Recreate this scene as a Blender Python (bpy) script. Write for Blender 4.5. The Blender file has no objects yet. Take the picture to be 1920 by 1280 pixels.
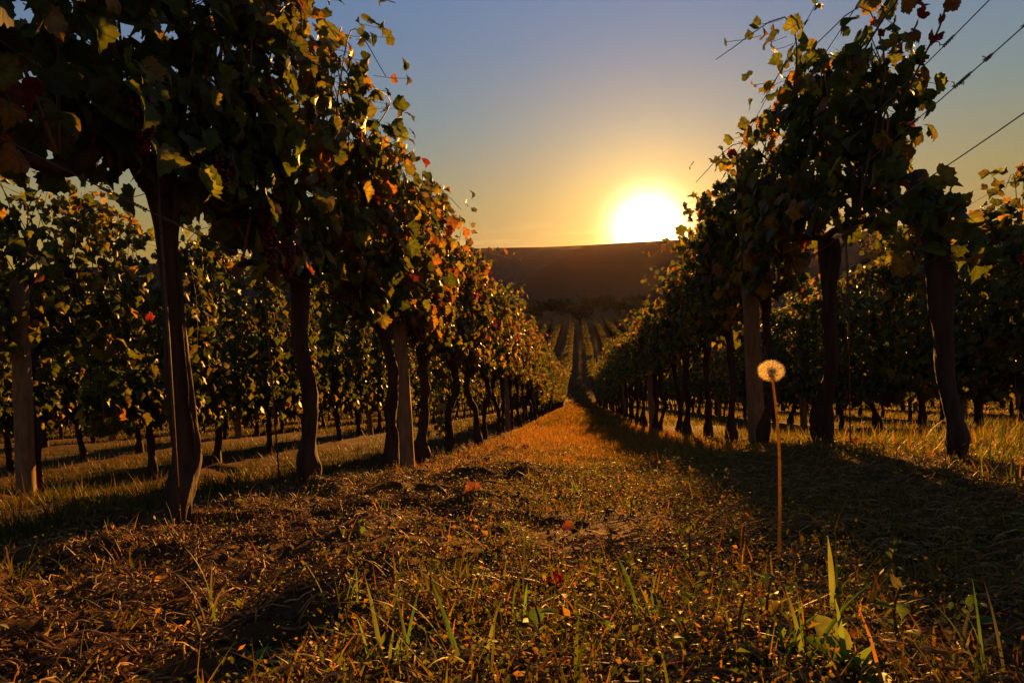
import bpy, math, random
import numpy as np
from mathutils import Matrix, Vector

scene = bpy.context.scene
R = math.radians
# ------------------------------------------------------------------ camera
F_PX = 1200.0
YAW, PITCH, ROLL = R(5.95), R(3.55), R(-2.5)
CAM_M = Matrix.Rotation(YAW, 3, 'Z') @ Matrix.Rotation(R(90) - PITCH, 3, 'X') @ Matrix.Rotation(ROLL, 3, 'Z')
cd = bpy.data.cameras.new('camera')
cam = bpy.data.objects.new('camera', cd)
scene.collection.objects.link(cam)
cam.matrix_world = CAM_M.to_4x4()
cd.sensor_width = 36.0
cd.lens = F_PX / 1920.0 * 36.0
cd.clip_start = 0.02
cd.clip_end = 6000.0
scene.camera = cam
CM = np.array(CAM_M)


def ray(px, py):
    d = CM @ np.array([(px - 960) / F_PX, -(py - 640) / F_PX, -1.0])
    return d / np.linalg.norm(d)


# ------------------------------------------------------------------ sun, sky, exposure
SUN_DIR = ray(1215, 430)
SUN_EL = math.asin(SUN_DIR[2])
SUN_AZ = math.atan2(SUN_DIR[0], SUN_DIR[1])      # clockwise from +Y
sl = bpy.data.lights.new('sun', 'SUN')
sl.energy = 5.0
sl.angle = R(0.6)
sl.color = (1.0, 0.42, 0.07)
sun = bpy.data.objects.new('sun', sl)
scene.collection.objects.link(sun)
sun.rotation_euler = Vector(SUN_DIR).to_track_quat('Z', 'Y').to_euler()

world = bpy.data.worlds.new('World')
scene.world = world
world.use_nodes = True
SKY_STRENGTH = 0.05
EXPOSURE = 1.55
UNIT = SKY_STRENGTH * 2 ** EXPOSURE          # sky colours below are given as they should look


def build_world():
    nt = world.node_tree
    nt.nodes.clear()
    N, L = nt.nodes.new, nt.links.new
    out = N('ShaderNodeOutputWorld')
    bg = N('ShaderNodeBackground')
    bg.inputs['Strength'].default_value = SKY_STRENGTH
    L(bg.outputs[0], out.inputs[0])
    sky = N('ShaderNodeTexSky')
    sky.sky_type = 'NISHITA'
    sky.sun_disc = False
    sky.sun_elevation = SUN_EL
    sky.sun_rotation = SUN_AZ
    sky.air_density = 1.0
    sky.dust_density = 1.2
    sky.ozone_density = 1.5
    geo = N('ShaderNodeTexCoord')
    vec = geo.outputs['Generated']
    nrm = N('ShaderNodeVectorMath'); nrm.operation = 'NORMALIZE'
    L(vec, nrm.inputs[0])
    sep = N('ShaderNodeSeparateXYZ'); L(nrm.outputs[0], sep.inputs[0])
    # the sky's own colour by elevation: blue-grey above, peach then gold low down
    ramp = N('ShaderNodeValToRGB')
    L(sep.outputs[2], ramp.inputs[0])
    els = ramp.color_ramp.elements
    pts = [(0.0, (.34, .20, .02)), (0.085, (.37, .225, .04)), (0.15, (.31, .25, .09)), (0.25, (.185, .235, .225)),
           (0.36, (.135, .20, .31)), (0.50, (.10, .18, .36)), (1.0, (.04, .07, .18))]
    pts = [(p, tuple(v / UNIT for v in c)) for p, c in pts]
    while len(els) < len(pts):
        els.new(0.5)
    for e, (p, c) in zip(els, pts):
        e.position = p
        e.color = (c[0] / 10, c[1] / 10, c[2] / 10, 1)
    rs = N('ShaderNodeVectorMath'); rs.operation = 'SCALE'; rs.inputs['Scale'].default_value = 10.0
    L(ramp.outputs[0], rs.inputs[0])
    mx = N('ShaderNodeMix'); mx.data_type = 'RGBA'
    mx.inputs['Factor'].default_value = 0.97
    L(sky.outputs[0], mx.inputs['A']); L(rs.outputs[0], mx.inputs['B'])
    base = mx.outputs['Result']
    # thin streak clouds just above the horizon
    mp = N('ShaderNodeMapping'); mp.inputs['Scale'].default_value = (5, 5, 70)
    L(nrm.outputs[0], mp.inputs[0])
    nz = N('ShaderNodeTexNoise'); nz.inputs['Scale'].default_value = 1.6; nz.inputs['Detail'].default_value = 5
    L(mp.outputs[0], nz.inputs['Vector'])
    cr = N('ShaderNodeMapRange'); cr.inputs['From Min'].default_value = 0.52; cr.inputs['From Max'].default_value = 0.72
    L(nz.outputs[0], cr.inputs['Value'])
    lo = N('ShaderNodeMapRange'); lo.inputs['From Min'].default_value = 0.125; lo.inputs['From Max'].default_value = 0.09
    L(sep.outputs[2], lo.inputs['Value'])
    cm = N('ShaderNodeMath'); cm.operation = 'MULTIPLY'; L(cr.outputs[0], cm.inputs[0]); L(lo.outputs[0], cm.inputs[1])
    cm2 = N('ShaderNodeMath'); cm2.operation = 'MULTIPLY_ADD'; L(cm.outputs[0], cm2.inputs[0])
    cm2.inputs[1].default_value = 0.55; cm2.inputs[2].default_value = 1.0
    cs = N('ShaderNodeVectorMath'); cs.operation = 'SCALE'; L(base, cs.inputs[0]); L(cm2.outputs[0], cs.inputs['Scale'])
    # the sun's aureole in the evening air
    dt = N('ShaderNodeVectorMath'); dt.operation = 'DOT_PRODUCT'
    L(nrm.outputs[0], dt.inputs[0]); dt.inputs[1].default_value = tuple(SUN_DIR)
    ac = N('ShaderNodeMath'); ac.operation = 'ARCCOSINE'; ac.use_clamp = False
    L(dt.outputs['Value'], ac.inputs[0])
    last = cs.outputs[0]
    for width, power, col in ((R(2.3), 2.0, (6.5, 5.4, 3.2)), (R(6.0), 1.4, (1.0, .62, .10)), (R(15.0), 1.6, (.19, .05, 0.0)), (R(34.0), 2.2, (.01, .045, .06))):
        col = tuple(v / UNIT for v in col)
        dv = N('ShaderNodeMath'); dv.operation = 'DIVIDE'; L(ac.outputs[0], dv.inputs[0]); dv.inputs[1].default_value = width
        pw = N('ShaderNodeMath'); pw.operation = 'POWER'; L(dv.outputs[0], pw.inputs[0]); pw.inputs[1].default_value = power
        ng = N('ShaderNodeMath'); ng.operation = 'MULTIPLY'; L(pw.outputs[0], ng.inputs[0]); ng.inputs[1].default_value = -1.0
        ex = N('ShaderNodeMath'); ex.operation = 'EXPONENT'; L(ng.outputs[0], ex.inputs[0])
        sc = N('ShaderNodeVectorMath'); sc.operation = 'SCALE'; sc.inputs[0].default_value = col
        L(ex.outputs[0], sc.inputs['Scale'])
        ad = N('ShaderNodeVectorMath'); ad.operation = 'ADD'; L(last, ad.inputs[0]); L(sc.outputs[0], ad.inputs[1])
        last = ad.outputs[0]
    L(last, bg.inputs['Color'])


build_world()
vs = scene.view_settings
vs.view_transform = 'Standard'
vs.look = 'None'
vs.exposure = EXPOSURE
vs.gamma = 1.0
scene.render.engine = 'CYCLES'
cy = scene.cycles
cy.max_bounces = 7
cy.diffuse_bounces = 2
cy.glossy_bounces = 2
cy.transmission_bounces = 5
cy.transparent_max_bounces = 8
cy.use_denoising = True
cy.caustics_reflective = False
cy.caustics_refractive = False

# ------------------------------------------------------------------ helpers
rng = np.random.default_rng(7)


def tag(o, label=None, cat=None, group=None, kind=None):
    if label: o['label'] = label
    if cat: o['category'] = cat
    if group: o['group'] = group
    if kind: o['kind'] = kind
    return o


def mesh(name, V, faces, mats, cols=None, midx=None, smooth=False):
    """V (n,3); faces: list of int arrays (m,k); midx: one int per faces array."""
    me = bpy.data.meshes.new(name)
    V = np.asarray(V, np.float32)
    faces = [np.asarray(f, np.int32) for f in faces]
    keep = [i for i, f in enumerate(faces) if len(f)]
    me.vertices.add(len(V)); me.vertices.foreach_set('co', V.ravel())
    loops = np.concatenate([faces[i].ravel() for i in keep])
    tot = np.concatenate([np.full(len(faces[i]), faces[i].shape[1], np.int32) for i in keep])
    st = np.concatenate([[0], np.cumsum(tot)[:-1]]).astype(np.int32)
    me.loops.add(len(loops)); me.loops.foreach_set('vertex_index', loops)
    me.polygons.add(len(tot)); me.polygons.foreach_set('loop_start', st)
    me.polygons.foreach_set('loop_total', tot)
    if midx is not None:
        mi = np.concatenate([np.full(len(faces[i]), midx[i], np.int32) for i in keep])
        me.polygons.foreach_set('material_index', mi)
    if smooth:
        me.polygons.foreach_set('use_smooth', np.ones(len(tot), bool))
    me.update(calc_edges=True)
    if cols is not None:
        a = me.color_attributes.new('tint', 'FLOAT_COLOR', 'POINT')
        cols = np.asarray(cols)
        c = np.ones((len(V), 4), np.float32); c[:, :3] = cols[:, :3]
        a.data.foreach_set('color', c.ravel())
        if cols.shape[1] == 5 and (cols[:, 3] < 5).any():
            u = me.attributes.new('leafxy', 'FLOAT2', 'POINT')
            u.data.foreach_set('vector', np.ascontiguousarray(cols[:, 3:5], np.float32).ravel())
    for m in (mats if isinstance(mats, (list, tuple)) else [mats]):
        me.materials.append(m)
    return me


def link(name, me, parent=None, loc=None):
    o = bpy.data.objects.new(name, me)
    scene.collection.objects.link(o)
    if parent is not None: o.parent = parent
    if loc is not None: o.location = loc
    return o


def hashn(ix, iy, s):
    h = (ix.astype(np.int64) * 374761393 + iy.astype(np.int64) * 668265263 + s * 1442695041) & 0xffffffff
    h = ((h ^ (h >> 13)) * 1274126177) & 0xffffffff
    return ((h ^ (h >> 16)) & 0xffff) / 65535.0


def vnoise(x, y, s=0):
    x = np.asarray(x, float); y = np.asarray(y, float)
    ix, iy = np.floor(x), np.floor(y)
    fx, fy = x - ix, y - iy
    fx = fx * fx * (3 - 2 * fx); fy = fy * fy * (3 - 2 * fy)
    a, b = hashn(ix, iy, s), hashn(ix + 1, iy, s)
    c, d = hashn(ix, iy + 1, s), hashn(ix + 1, iy + 1, s)
    return (a * (1 - fx) + b * fx) * (1 - fy) + (c * (1 - fx) + d * fx) * fy


def fbm(x, y, s=0, o=4):
    t, a, n = 0, 0.5, 0
    for k in range(o):
        t = t + a * vnoise(x * 2 ** k + 17 * k, y * 2 ** k - 9 * k, s + k); n += a; a *= 0.5
    return t / n


# ------------------------------------------------------------------ terrain
TY = np.array([-400, -30, -6, 0, 1, 2, 3, 4.2, 6, 10, 20, 30, 40, 50, 60, 70, 100, 138, 200, 300, 450, 650, 900, 1000, 1300, 2500.])
TZ = np.array([20, 2.0, 0.1, -.26, -.43, -.62, -.80, -1.075, -1.41, -2.10, -3.65, -5.2, -6.7, -7.6, -8.0, -7.8, -7.0, -6.3, -4.2, 3.5, 22, 49, 76.0, 78, 60, -40])


def hermite(x, X, Y):
    d = np.diff(Y) / np.diff(X)
    m = np.concatenate([[d[0]], (d[:-1] + d[1:]) / 2, [d[-1]]])
    x = np.clip(x, X[0], X[-1])
    i = np.clip(np.searchsorted(X, x, side='right') - 1, 0, len(X) - 2)
    h = X[i + 1] - X[i]; t = (x - X[i]) / h
    return ((2 * t**3 - 3 * t**2 + 1) * Y[i] + (t**3 - 2 * t**2 + t) * h * m[i] + (-2 * t**3 + 3 * t**2) * Y[i + 1] + (t**3 - t**2) * h * m[i + 1])


SP, X0, OX = 2.3, 1.15, -.035                        # row spacing, first row's distance, the path's middle


def RX(k, s): return s * (X0 + SP * (k - 1)) + OX


XL, XR = RX(1, -1), RX(1, 1)


def H(x, y, fine=True):
    x = np.asarray(x, float); y = np.asarray(y, float)
    z = hermite(y, TY, TZ)
    far = np.clip((y - 250) / 500, 0, 1)
    z = z + far * ((fbm(x / 260 + 3, y / 400, 5, 3) - 0.5) * 9 - x * 0.006)
    # a low berm under each row
    z = z + 0.05 * np.clip(x, -6, 6) * np.clip((9 - y) / 5, 0, 1)
    k = (np.abs(x - OX) - X0) / SP
    dr = np.abs(k - np.round(k)) * SP
    near = np.clip((150 - y) / 40, 0, 1)
    z = z + near * (0.035 * np.exp(-(dr / 0.22) ** 2) - 0.01)
    if fine:
        w = np.clip((14 - y) / 8, 0, 1)
        z = z + w * ((fbm(x * 3.1, y * 3.1, 11, 3) - 0.5) * 0.055)
        soil = np.clip((0.25 - x) / 0.6, 0.25, 1) * np.clip((x + 1.6) / 0.3, 0.3, 1)
        n = fbm(x * 11, y * 11, 23, 3)
        z = z + w * np.clip((.1 - x) / .5, 0, 1) * np.clip(vnoise(x * 5.3, y * 7.1, 90) - .55, 0, 1) * .09
        z = z + w * soil * (np.clip(n - 0.40, 0, .26) ** 1.0) * 0.12 - w * soil * 0.010 + w * soil * (fbm(x * 38, y * 38, 31, 2) - .5) * .012
    return z


def ground_hit(px, py):
    d = ray(px, py)
    t = 0.2
    for _ in range(4000):
        p = d * t
        if p[2] < H(p[0], p[1]): break
        t *= 1.004
    return d * t


def at_depth(px, py, Y):
    d = ray(px, py)
    return d * (Y / d[1])


def at_lat(px, py, X):
    d = ray(px, py)
    return d * (X / d[0])


# ------------------------------------------------------------------ materials
def nodes_of(name):
    m = bpy.data.materials.new(name); m.use_nodes = True
    nt = m.node_tree; nt.nodes.clear()
    return m, nt, nt.nodes.new, nt.links.new


def leaf_mat(name, transl=0.5, rough=0.45, gain=1.0, tgain=1.6, scale=60, spec=0.35, veins=False):
    m, nt, N, L = nodes_of(name)
    out = N('ShaderNodeOutputMaterial')
    at = N('ShaderNodeAttribute'); at.attribute_name = 'tint'
    tc = N('ShaderNodeTexCoord')
    nz = N('ShaderNodeTexNoise'); nz.inputs['Scale'].default_value = scale; nz.inputs['Detail'].default_value = 3
    L(tc.outputs['Object'], nz.inputs['Vector'])
    mr = N('ShaderNodeMapRange'); mr.inputs['From Min'].default_value = 0.3; mr.inputs['From Max'].default_value = 0.7
    mr.inputs['To Min'].default_value = 0.65 * gain; mr.inputs['To Max'].default_value = 1.25 * gain
    L(nz.outputs[0], mr.inputs['Value'])
    sc = N('ShaderNodeVectorMath'); sc.operation = 'SCALE'
    L(at.outputs['Color'], sc.inputs[0]); L(mr.outputs[0], sc.inputs['Scale'])
    p = N('ShaderNodeBsdfPrincipled')
    p.inputs['Roughness'].default_value = rough
    p.inputs['Specular IOR Level'].default_value = spec
    L(sc.outputs[0], p.inputs['Base Color'])
    col_out = sc.outputs[0]
    if veins:
        lx = N('ShaderNodeAttribute'); lx.attribute_name = 'leafxy'
        sp = N('ShaderNodeSeparateXYZ'); L(lx.outputs['Vector'], sp.inputs[0])
        last = None
        for ang in (0, 50, -50, 102, -102):
            ca, sa = math.cos(R(ang)), math.sin(R(ang))
            dd = N('ShaderNodeVectorMath'); dd.operation = 'DOT_PRODUCT'; L(lx.outputs['Vector'], dd.inputs[0]); dd.inputs[1].default_value = (ca, -sa, 0)
            al = N('ShaderNodeVectorMath'); al.operation = 'DOT_PRODUCT'; L(lx.outputs['Vector'], al.inputs[0]); al.inputs[1].default_value = (sa, ca, 0)
            ab = N('ShaderNodeMath'); ab.operation = 'ABSOLUTE'; L(dd.outputs['Value'], ab.inputs[0])
            m1 = N('ShaderNodeMapRange'); m1.inputs['From Min'].default_value = .055; m1.inputs['From Max'].default_value = .015
            L(ab.outputs[0], m1.inputs['Value'])
            gt = N('ShaderNodeMath'); gt.operation = 'GREATER_THAN'; gt.inputs[1].default_value = 0; L(al.outputs['Value'], gt.inputs[0])
            mu = N('ShaderNodeMath'); mu.operation = 'MULTIPLY'; L(m1.outputs[0], mu.inputs[0]); L(gt.outputs[0], mu.inputs[1])
            if last is None: last = mu.outputs[0]
            else:
                mx_ = N('ShaderNodeMath'); mx_.operation = 'MAXIMUM'; L(last, mx_.inputs[0]); L(mu.outputs[0], mx_.inputs[1]); last = mx_.outputs[0]
        vm = N('ShaderNodeMapRange'); vm.inputs['To Min'].default_value = 1.0; vm.inputs['To Max'].default_value = .5; L(last, vm.inputs['Value'])
        vv = N('ShaderNodeVectorMath'); vv.operation = 'SCALE'; L(col_out, vv.inputs[0]); L(vm.outputs[0], vv.inputs['Scale'])
        col_out = vv.outputs[0]
    tg = N('ShaderNodeVectorMath'); tg.operation = 'SCALE'; tg.inputs['Scale'].default_value = tgain
    L(col_out, tg.inputs[0])
    tr = N('ShaderNodeBsdfTranslucent'); L(tg.outputs[0], tr.inputs['Color'])
    mx = N('ShaderNodeMixShader'); mx.inputs[0].default_value = transl
    L(p.outputs[0], mx.inputs[1]); L(tr.outputs[0], mx.inputs[2])
    L(mx.outputs[0], out.inputs[0])
    return m


def solid_mat(name, c1, c2, scale=20, rough=0.85, bump=0.4, stretch=(1, 1, 1), spec=0.3, dist=0.01):
    m, nt, N, L = nodes_of(name)
    out = N('ShaderNodeOutputMaterial')
    tc = N('ShaderNodeTexCoord')
    mp = N('ShaderNodeMapping'); mp.inputs['Scale'].default_value = stretch
    L(tc.outputs['Object'], mp.inputs[0])
    nz = N('ShaderNodeTexNoise'); nz.inputs['Scale'].default_value = scale; nz.inputs['Detail'].default_value = 6
    nz.inputs['Roughness'].default_value = 0.65
    L(mp.outputs[0], nz.inputs['Vector'])
    cr = N('ShaderNodeValToRGB'); L(nz.outputs[0], cr.inputs[0])
    cr.color_ramp.elements[0].position = 0.32; cr.color_ramp.elements[1].position = 0.7
    cr.color_ramp.elements[0].color = (*c1, 1); cr.color_ramp.elements[1].color = (*c2, 1)
    p = N('ShaderNodeBsdfPrincipled')
    p.inputs['Roughness'].default_value = rough
    p.inputs['Specular IOR Level'].default_value = spec
    L(cr.outputs[0], p.inputs['Base Color'])
    b = N('ShaderNodeBump'); b.inputs['Strength'].default_value = bump; b.inputs['Distance'].default_value = dist
    L(nz.outputs[0], b.inputs['Height']); L(b.outputs[0], p.inputs['Normal'])
    L(p.outputs[0], out.inputs[0])
    return m


M_LEAF = leaf_mat('vine_leaf', 0.5, 0.5, 1.0, 1.8, 45, .2, True)
M_LEAF_FAR = leaf_mat('far_leaf', 0.5, 0.6, 1.0, 1.6, 3)
M_GRASS = leaf_mat('grass_blade', 0.45, 0.55, 1.0, 1.5, 25, .15)
M_WEED = leaf_mat('weed_leaf', 0.5, 0.55, 1.0, 1.5, 60, .15)
M_STRAW = leaf_mat('straw_fibre', 0.15, 0.6, 1.0, 1.0, 80, .12)
M_TREE = leaf_mat('tree_leaf', 0.25, 0.6, 1.0, 1.2, 0.6)
M_BARK = solid_mat('vine_bark', (0.018, 0.009, 0.004), (0.075, 0.040, 0.020), 26, 0.85, 0.9, (1, 1, 0.12), 0.2, 0.012)
M_CANE = solid_mat('cane_bark', (0.10, 0.05, 0.025), (0.2, 0.1, 0.05), 60, 0.6, 0.3, (1, 1, 0.3))
M_POST = solid_mat('weathered_post', (0.12, 0.068, 0.030), (0.28, 0.165, 0.075), 30, 0.9, 0.6, (1, 1, 0.25), 0.2, 0.004)
M_WIRE = solid_mat('galvanised_wire', (0.10, 0.09, 0.08), (0.2, 0.18, 0.16), 60, 0.5, 0.1)
M_WIRE.node_tree.nodes['Principled BSDF'].inputs['Metallic'].default_value = 0.7
M_RUST = solid_mat('rusty_rod', (0.05, 0.02, 0.01), (0.16, 0.07, 0.03), 50, 0.7, 0.3)
M_CLOD = solid_mat('soil_clod', (0.035, 0.021, 0.012), (0.10, 0.062, 0.034), 35, 0.95, 0.9, (1, 1, 1), 0.1, 0.01)


def ground_mat():
    m, nt, N, L = nodes_of('vineyard_soil')
    out = N('ShaderNodeOutputMaterial')
    geo = N('ShaderNodeNewGeometry')
    at = N('ShaderNodeAttribute'); at.attribute_name = 'tint'
    n1 = N('ShaderNodeTexNoise'); n1.inputs['Scale'].default_value = 9; n1.inputs['Detail'].default_value = 9
    n1.inputs['Roughness'].default_value = 0.7
    L(geo.outputs['Position'], n1.inputs['Vector'])
    n2 = N('ShaderNodeTexNoise'); n2.inputs['Scale'].default_value = 120; n2.inputs['Detail'].default_value = 5
    L(geo.outputs['Position'], n2.inputs['Vector'])
    m1 = N('ShaderNodeMapRange'); m1.inputs['From Min'].default_value = 0.3; m1.inputs['From Max'].default_value = 0.7
    m1.inputs['To Min'].default_value = 0.45; m1.inputs['To Max'].default_value = 1.5
    L(n1.outputs[0], m1.inputs['Value'])
    sc = N('ShaderNodeVectorMath'); sc.operation = 'SCALE'; L(at.outputs['Color'], sc.inputs[0]); L(m1.outputs[0], sc.inputs['Scale'])
    p = N('ShaderNodeBsdfPrincipled'); p.inputs['Roughness'].default_value = 0.95
    p.inputs['Specular IOR Level'].default_value = 0.08
    L(sc.outputs[0], p.inputs['Base Color'])
    ad = N('ShaderNodeMath'); ad.operation = 'MULTIPLY_ADD'; L(n2.outputs[0], ad.inputs[0]); ad.inputs[1].default_value = 0.25
    L(n1.outputs[0], ad.inputs[2])
    b = N('ShaderNodeBump'); b.inputs['Strength'].default_value = 0.9; b.inputs['Distance'].default_value = 0.035
    L(ad.outputs[0], b.inputs['Height']); L(b.outputs[0], p.inputs['Normal'])
    L(p.outputs[0], out.inputs[0])
    return m


def graded(lo, hi, s0, growth, cap):
    a = [0.0]; s = s0
    while a[-1] < hi:
        a.append(a[-1] + s); s = min(s * growth, cap)
    return np.array(a)


def build_ground():
    xp = np.concatenate([np.arange(0, 1.8, 0.022), 1.8 + graded(0, 2400, 0.03, 1.045, 60)])
    xs = np.concatenate([-xp[:0:-1], xp])
    ys = np.concatenate([[-400, -120, -40, -15, -6, -3, -1.5, -0.6, -0.2], np.arange(0, 4, 0.022), 4 + graded(0, 900, 0.028, 1.022, 9), 920 + graded(0, 1500, 12, 1.1, 120)])
    X, Y = np.meshgrid(xs, ys)
    Z = H(X, Y)
    nx, ny = len(xs), len(ys)
    i = np.arange(nx * ny).reshape(ny, nx)
    F = np.stack([i[:-1, :-1], i[:-1, 1:], i[1:, 1:], i[1:, :-1]], -1).reshape(-1, 4)
    # colour: bare brown soil, greener between the far rows, brown vineyard slope far away
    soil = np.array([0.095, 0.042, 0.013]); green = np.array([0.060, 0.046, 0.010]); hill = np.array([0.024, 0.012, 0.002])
    k = (np.abs(X - OX) - X0) / SP; dr = np.abs(k - np.round(k)) * SP
    g = np.clip((dr - 0.35) / 0.3, 0, 1) * np.clip((Y - 1) / 8 + (np.abs(X) > 1.2), 0, 1) * 0.8
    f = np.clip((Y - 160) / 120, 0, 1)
    pn = fbm(X / 2.0, Y / 2.0, 40, 3)
    c = soil * (1 - g)[..., None] + green * g[..., None]
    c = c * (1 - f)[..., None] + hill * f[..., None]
    c = c * (0.75 + 0.5 * pn)[..., None]
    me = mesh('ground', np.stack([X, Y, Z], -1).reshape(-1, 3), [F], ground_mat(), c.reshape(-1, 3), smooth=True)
    tag(link('ground', me), kind='structure')


build_ground()

# ------------------------------------------------------------------ shape builders


def tube(path, radii, seg=8, lump=0.0, seed=0, closed_ends=True, freq=3.0):
    """lumpy tube along a path -> V, quads, tris"""
    P = np.asarray(path, float); n = len(P)
    T = np.gradient(P, axis=0); T /= np.linalg.norm(T, axis=1)[:, None] + 1e-9
    ref = np.array([0.31, 0.95, 0.05]) if abs(T[0][1]) < 0.9 else np.array([1.0, 0, 0.1])
    U = np.cross(T, ref); U /= np.linalg.norm(U, axis=1)[:, None]
    W = np.cross(T, U)
    a = np.linspace(0, 2 * np.pi, seg, endpoint=False)
    rad = np.asarray(radii, float)[:, None] * np.ones((1, seg))
    if lump:
        L_ = np.cumsum(np.r_[0, np.linalg.norm(np.diff(P, axis=0), axis=1)])
        aa, ll = np.meshgrid(a, L_)
        tw = aa + ll * 2.2
        f = (fbm(np.cos(tw) * 1.3 + 5, np.sin(tw) * 1.3 + ll * freq * 3.2, seed, 3) - .5) * 2.6
        f2 = (vnoise((aa / (2 * np.pi) * 14) % 14, ll * 5, seed + 9) - .5)
        rad = rad * (1 + lump * f + lump * 0.8 * f2)
    V = P[:, None, :] + rad[..., None] * (np.cos(a)[None, :, None] * U[:, None, :] + np.sin(a)[None, :, None] * W[:, None, :])
    V = V.reshape(-1, 3)
    i = np.arange(n * seg).reshape(n, seg); j = np.roll(i, -1, axis=1)
    Q = np.stack([i[:-1], j[:-1], j[1:], i[1:]], -1).reshape(-1, 4)
    Tt = np.zeros((0, 3), int)
    if closed_ends:
        V = np.vstack([V, P[0], P[-1]])
        c0, c1 = len(V) - 2, len(V) - 1
        Tt = np.vstack([np.stack([j[0], i[0], np.full(seg, c0)], -1), np.stack([i[-1], j[-1], np.full(seg, c1)], -1)])
    return V, Q, Tt


class Acc:
    def __init__(s):
        s.V, s.Q, s.T, s.C, s.n = [], [], [], [], 0
        s.qm, s.tm = [], []

    def add(s, V, Q=None, T=None, col=(1, 1, 1), m=0):
        V = np.asarray(V, float)
        s.V.append(V)
        if Q is not None and len(Q): s.Q.append((np.asarray(Q) + s.n, m))
        if T is not None and len(T): s.T.append((np.asarray(T) + s.n, m))
        c = np.asarray(col, float)
        c = np.broadcast_to(c, V.shape) if c.ndim == 1 else c
        if c.shape[1] == 3: c = np.concatenate([c, np.full((len(c), 2), 9.0)], 1)
        s.C.append(c)
        s.n += len(V)
        return s

    def mesh(s, name, mats, smooth=True, cols=True):
        fs = [f for f, _ in s.Q] + [f for f, _ in s.T]
        mi = [m for _, m in s.Q] + [m for _, m in s.T]
        return mesh(name, np.vstack(s.V), fs, mats, np.vstack(s.C) if cols else None, mi, smooth)


def smooth_path(pts, n):
    pts = np.asarray(pts, float)
    t = np.linspace(0, 1, len(pts)); tt = np.linspace(0, 1, n)
    return np.stack([hermite(tt, t, pts[:, k]) for k in range(pts.shape[1])], -1)


# grape leaf outline (angle from the tip, radius); three levels of detail
def outline(lod):
    if lod == 0:
        key = [(0, 1.0), (30, .77), (56, .95), (90, .74), (122, .85), (158, .62), (180, .2)]
        th = np.linspace(-180, 180, 34, endpoint=False)
        ka = [-a for a, r in key[::-1]] + [a for a, r in key[1:]]
        kr = [r for a, r in key[::-1]] + [r for a, r in key[1:]]
        r = np.interp(th, ka, kr)
        r = r * (1 + 0.06 * np.where(np.arange(34) % 2, 1, -1))
    elif lod == 1:
        th = np.array([-165, -135, -115, -88, -66, -48, -30, -13, 0, 13, 30, 48, 66, 88, 115, 135, 165.])
        r = np.array([.55, .80, .88, .74, .92, .90, .76, .90, 1.03, .90, .76, .90, .92, .74, .88, .80, .55])
    else:
        th = np.array([-140, -75, -25, 25, 75, 140.]); r = np.array([.7, .85, .95, .95, .85, .7])
    th = np.radians(th)
    return np.stack([np.sin(th) * r, np.cos(th) * r], -1)


OUT = [outline(0), outline(1), outline(2)]
GREEN = np.array([[.055, .070, .009], [.075, .090, .010], [.045, .058, .009], [.10, .105, .012]])
YELL = np.array([[.22, .16, .015], [.16, .13, .014], [.26, .14, .014]])
ORNG = np.array([[.24, .095, .012], [.20, .07, .012], [.16, .065, .015]])
REDS = np.array([[.19, .025, .010], [.13, .018, .010]])


def leaf_colors(N, p, r):
    """p = shares of (green, yellow, orange, red)"""
    k = r.choice(4, N, p=np.array(p) / sum(p))
    c = np.zeros((N, 3))
    for i, pal in enumerate((GREEN, YELL, ORNG, REDS)):
        s = k == i
        c[s] = pal[r.integers(0, len(pal), s.sum())]
    return c * r.uniform(0.75, 1.3, (N, 1))


def leaves(pos, d, nrm, size, lod, cols, r):
    """many curved grape leaves: position of the petiole end, tip direction, normal, size"""
    N = len(pos); o = OUT[lod]; n = len(o)
    d = d / (np.linalg.norm(d, axis=1)[:, None] + 1e-9)
    s = np.cross(d, nrm); s /= np.linalg.norm(s, axis=1)[:, None] + 1e-9
    w = np.cross(s, d)
    asp = r.uniform(.85, 1.1, (N, 1))
    ring = (0.5, 1.0) if lod == 0 else (1.0,)
    fold = r.uniform(-.2, .8, (N, 1)); cup = r.uniform(-.75, .2, (N, 1)); ruf = r.uniform(0, .26, (N, 1)); ph = r.uniform(0, 6.3, (N, 1))
    curl = r.uniform(-.5, .35, (N, 1)) * (lod == 0)
    parts, uv = [pos[:, None]], [np.zeros((N, 1, 2))]
    for q in ring:
        x = o[None, :, 0] * asp * q; y = o[None, :, 1] * np.ones((N, 1)) * q
        th = np.arctan2(x, y); rr = np.sqrt(x * x + y * y)
        uv.append(np.stack([x, y], -1))
        z = fold * np.abs(x) + cup * y * y + ruf * np.sin(3 * th + ph) * rr * q + curl * rr ** 4
        x = x * (1 - 0.25 * np.abs(fold))
        parts.append(pos[:, None] + size[:, None, None] * (x[..., None] * s[:, None] + y[..., None] * d[:, None] + z[..., None] * w[:, None]))
    V = np.concatenate(parts, 1); nv = V.shape[1]; V = V.reshape(-1, 3)
    base = (np.arange(N) * nv)[:, None]
    a = 1 + np.arange(n); b = 1 + (np.arange(n) + 1) % n
    T = [np.stack([np.zeros(n, int), a, b], -1)]
    if lod == 0: T += [np.stack([a, a + n, b + n], -1), np.stack([a, b + n, b], -1)]
    T = np.concatenate(T, 0)
    T = (T[None] + base[..., None]).reshape(-1, 3)
    C = np.repeat(cols, nv, axis=0).reshape(N, nv, 3).copy()
    edge = r.uniform(.7, 1.0, (N, 1, 1)); C[:, -n:] *= edge
    dry = (r.random((N, 1, 1)) < .3) * r.uniform(.2, .8, (N, n, 1))
    C[:, -n:] = C[:, -n:] * (1 - dry) + np.array([.13, .055, .012]) * dry
    C = np.concatenate([C.reshape(-1, 3), np.concatenate(uv, 1).reshape(-1, 2)], -1)
    return V, T, C


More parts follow.
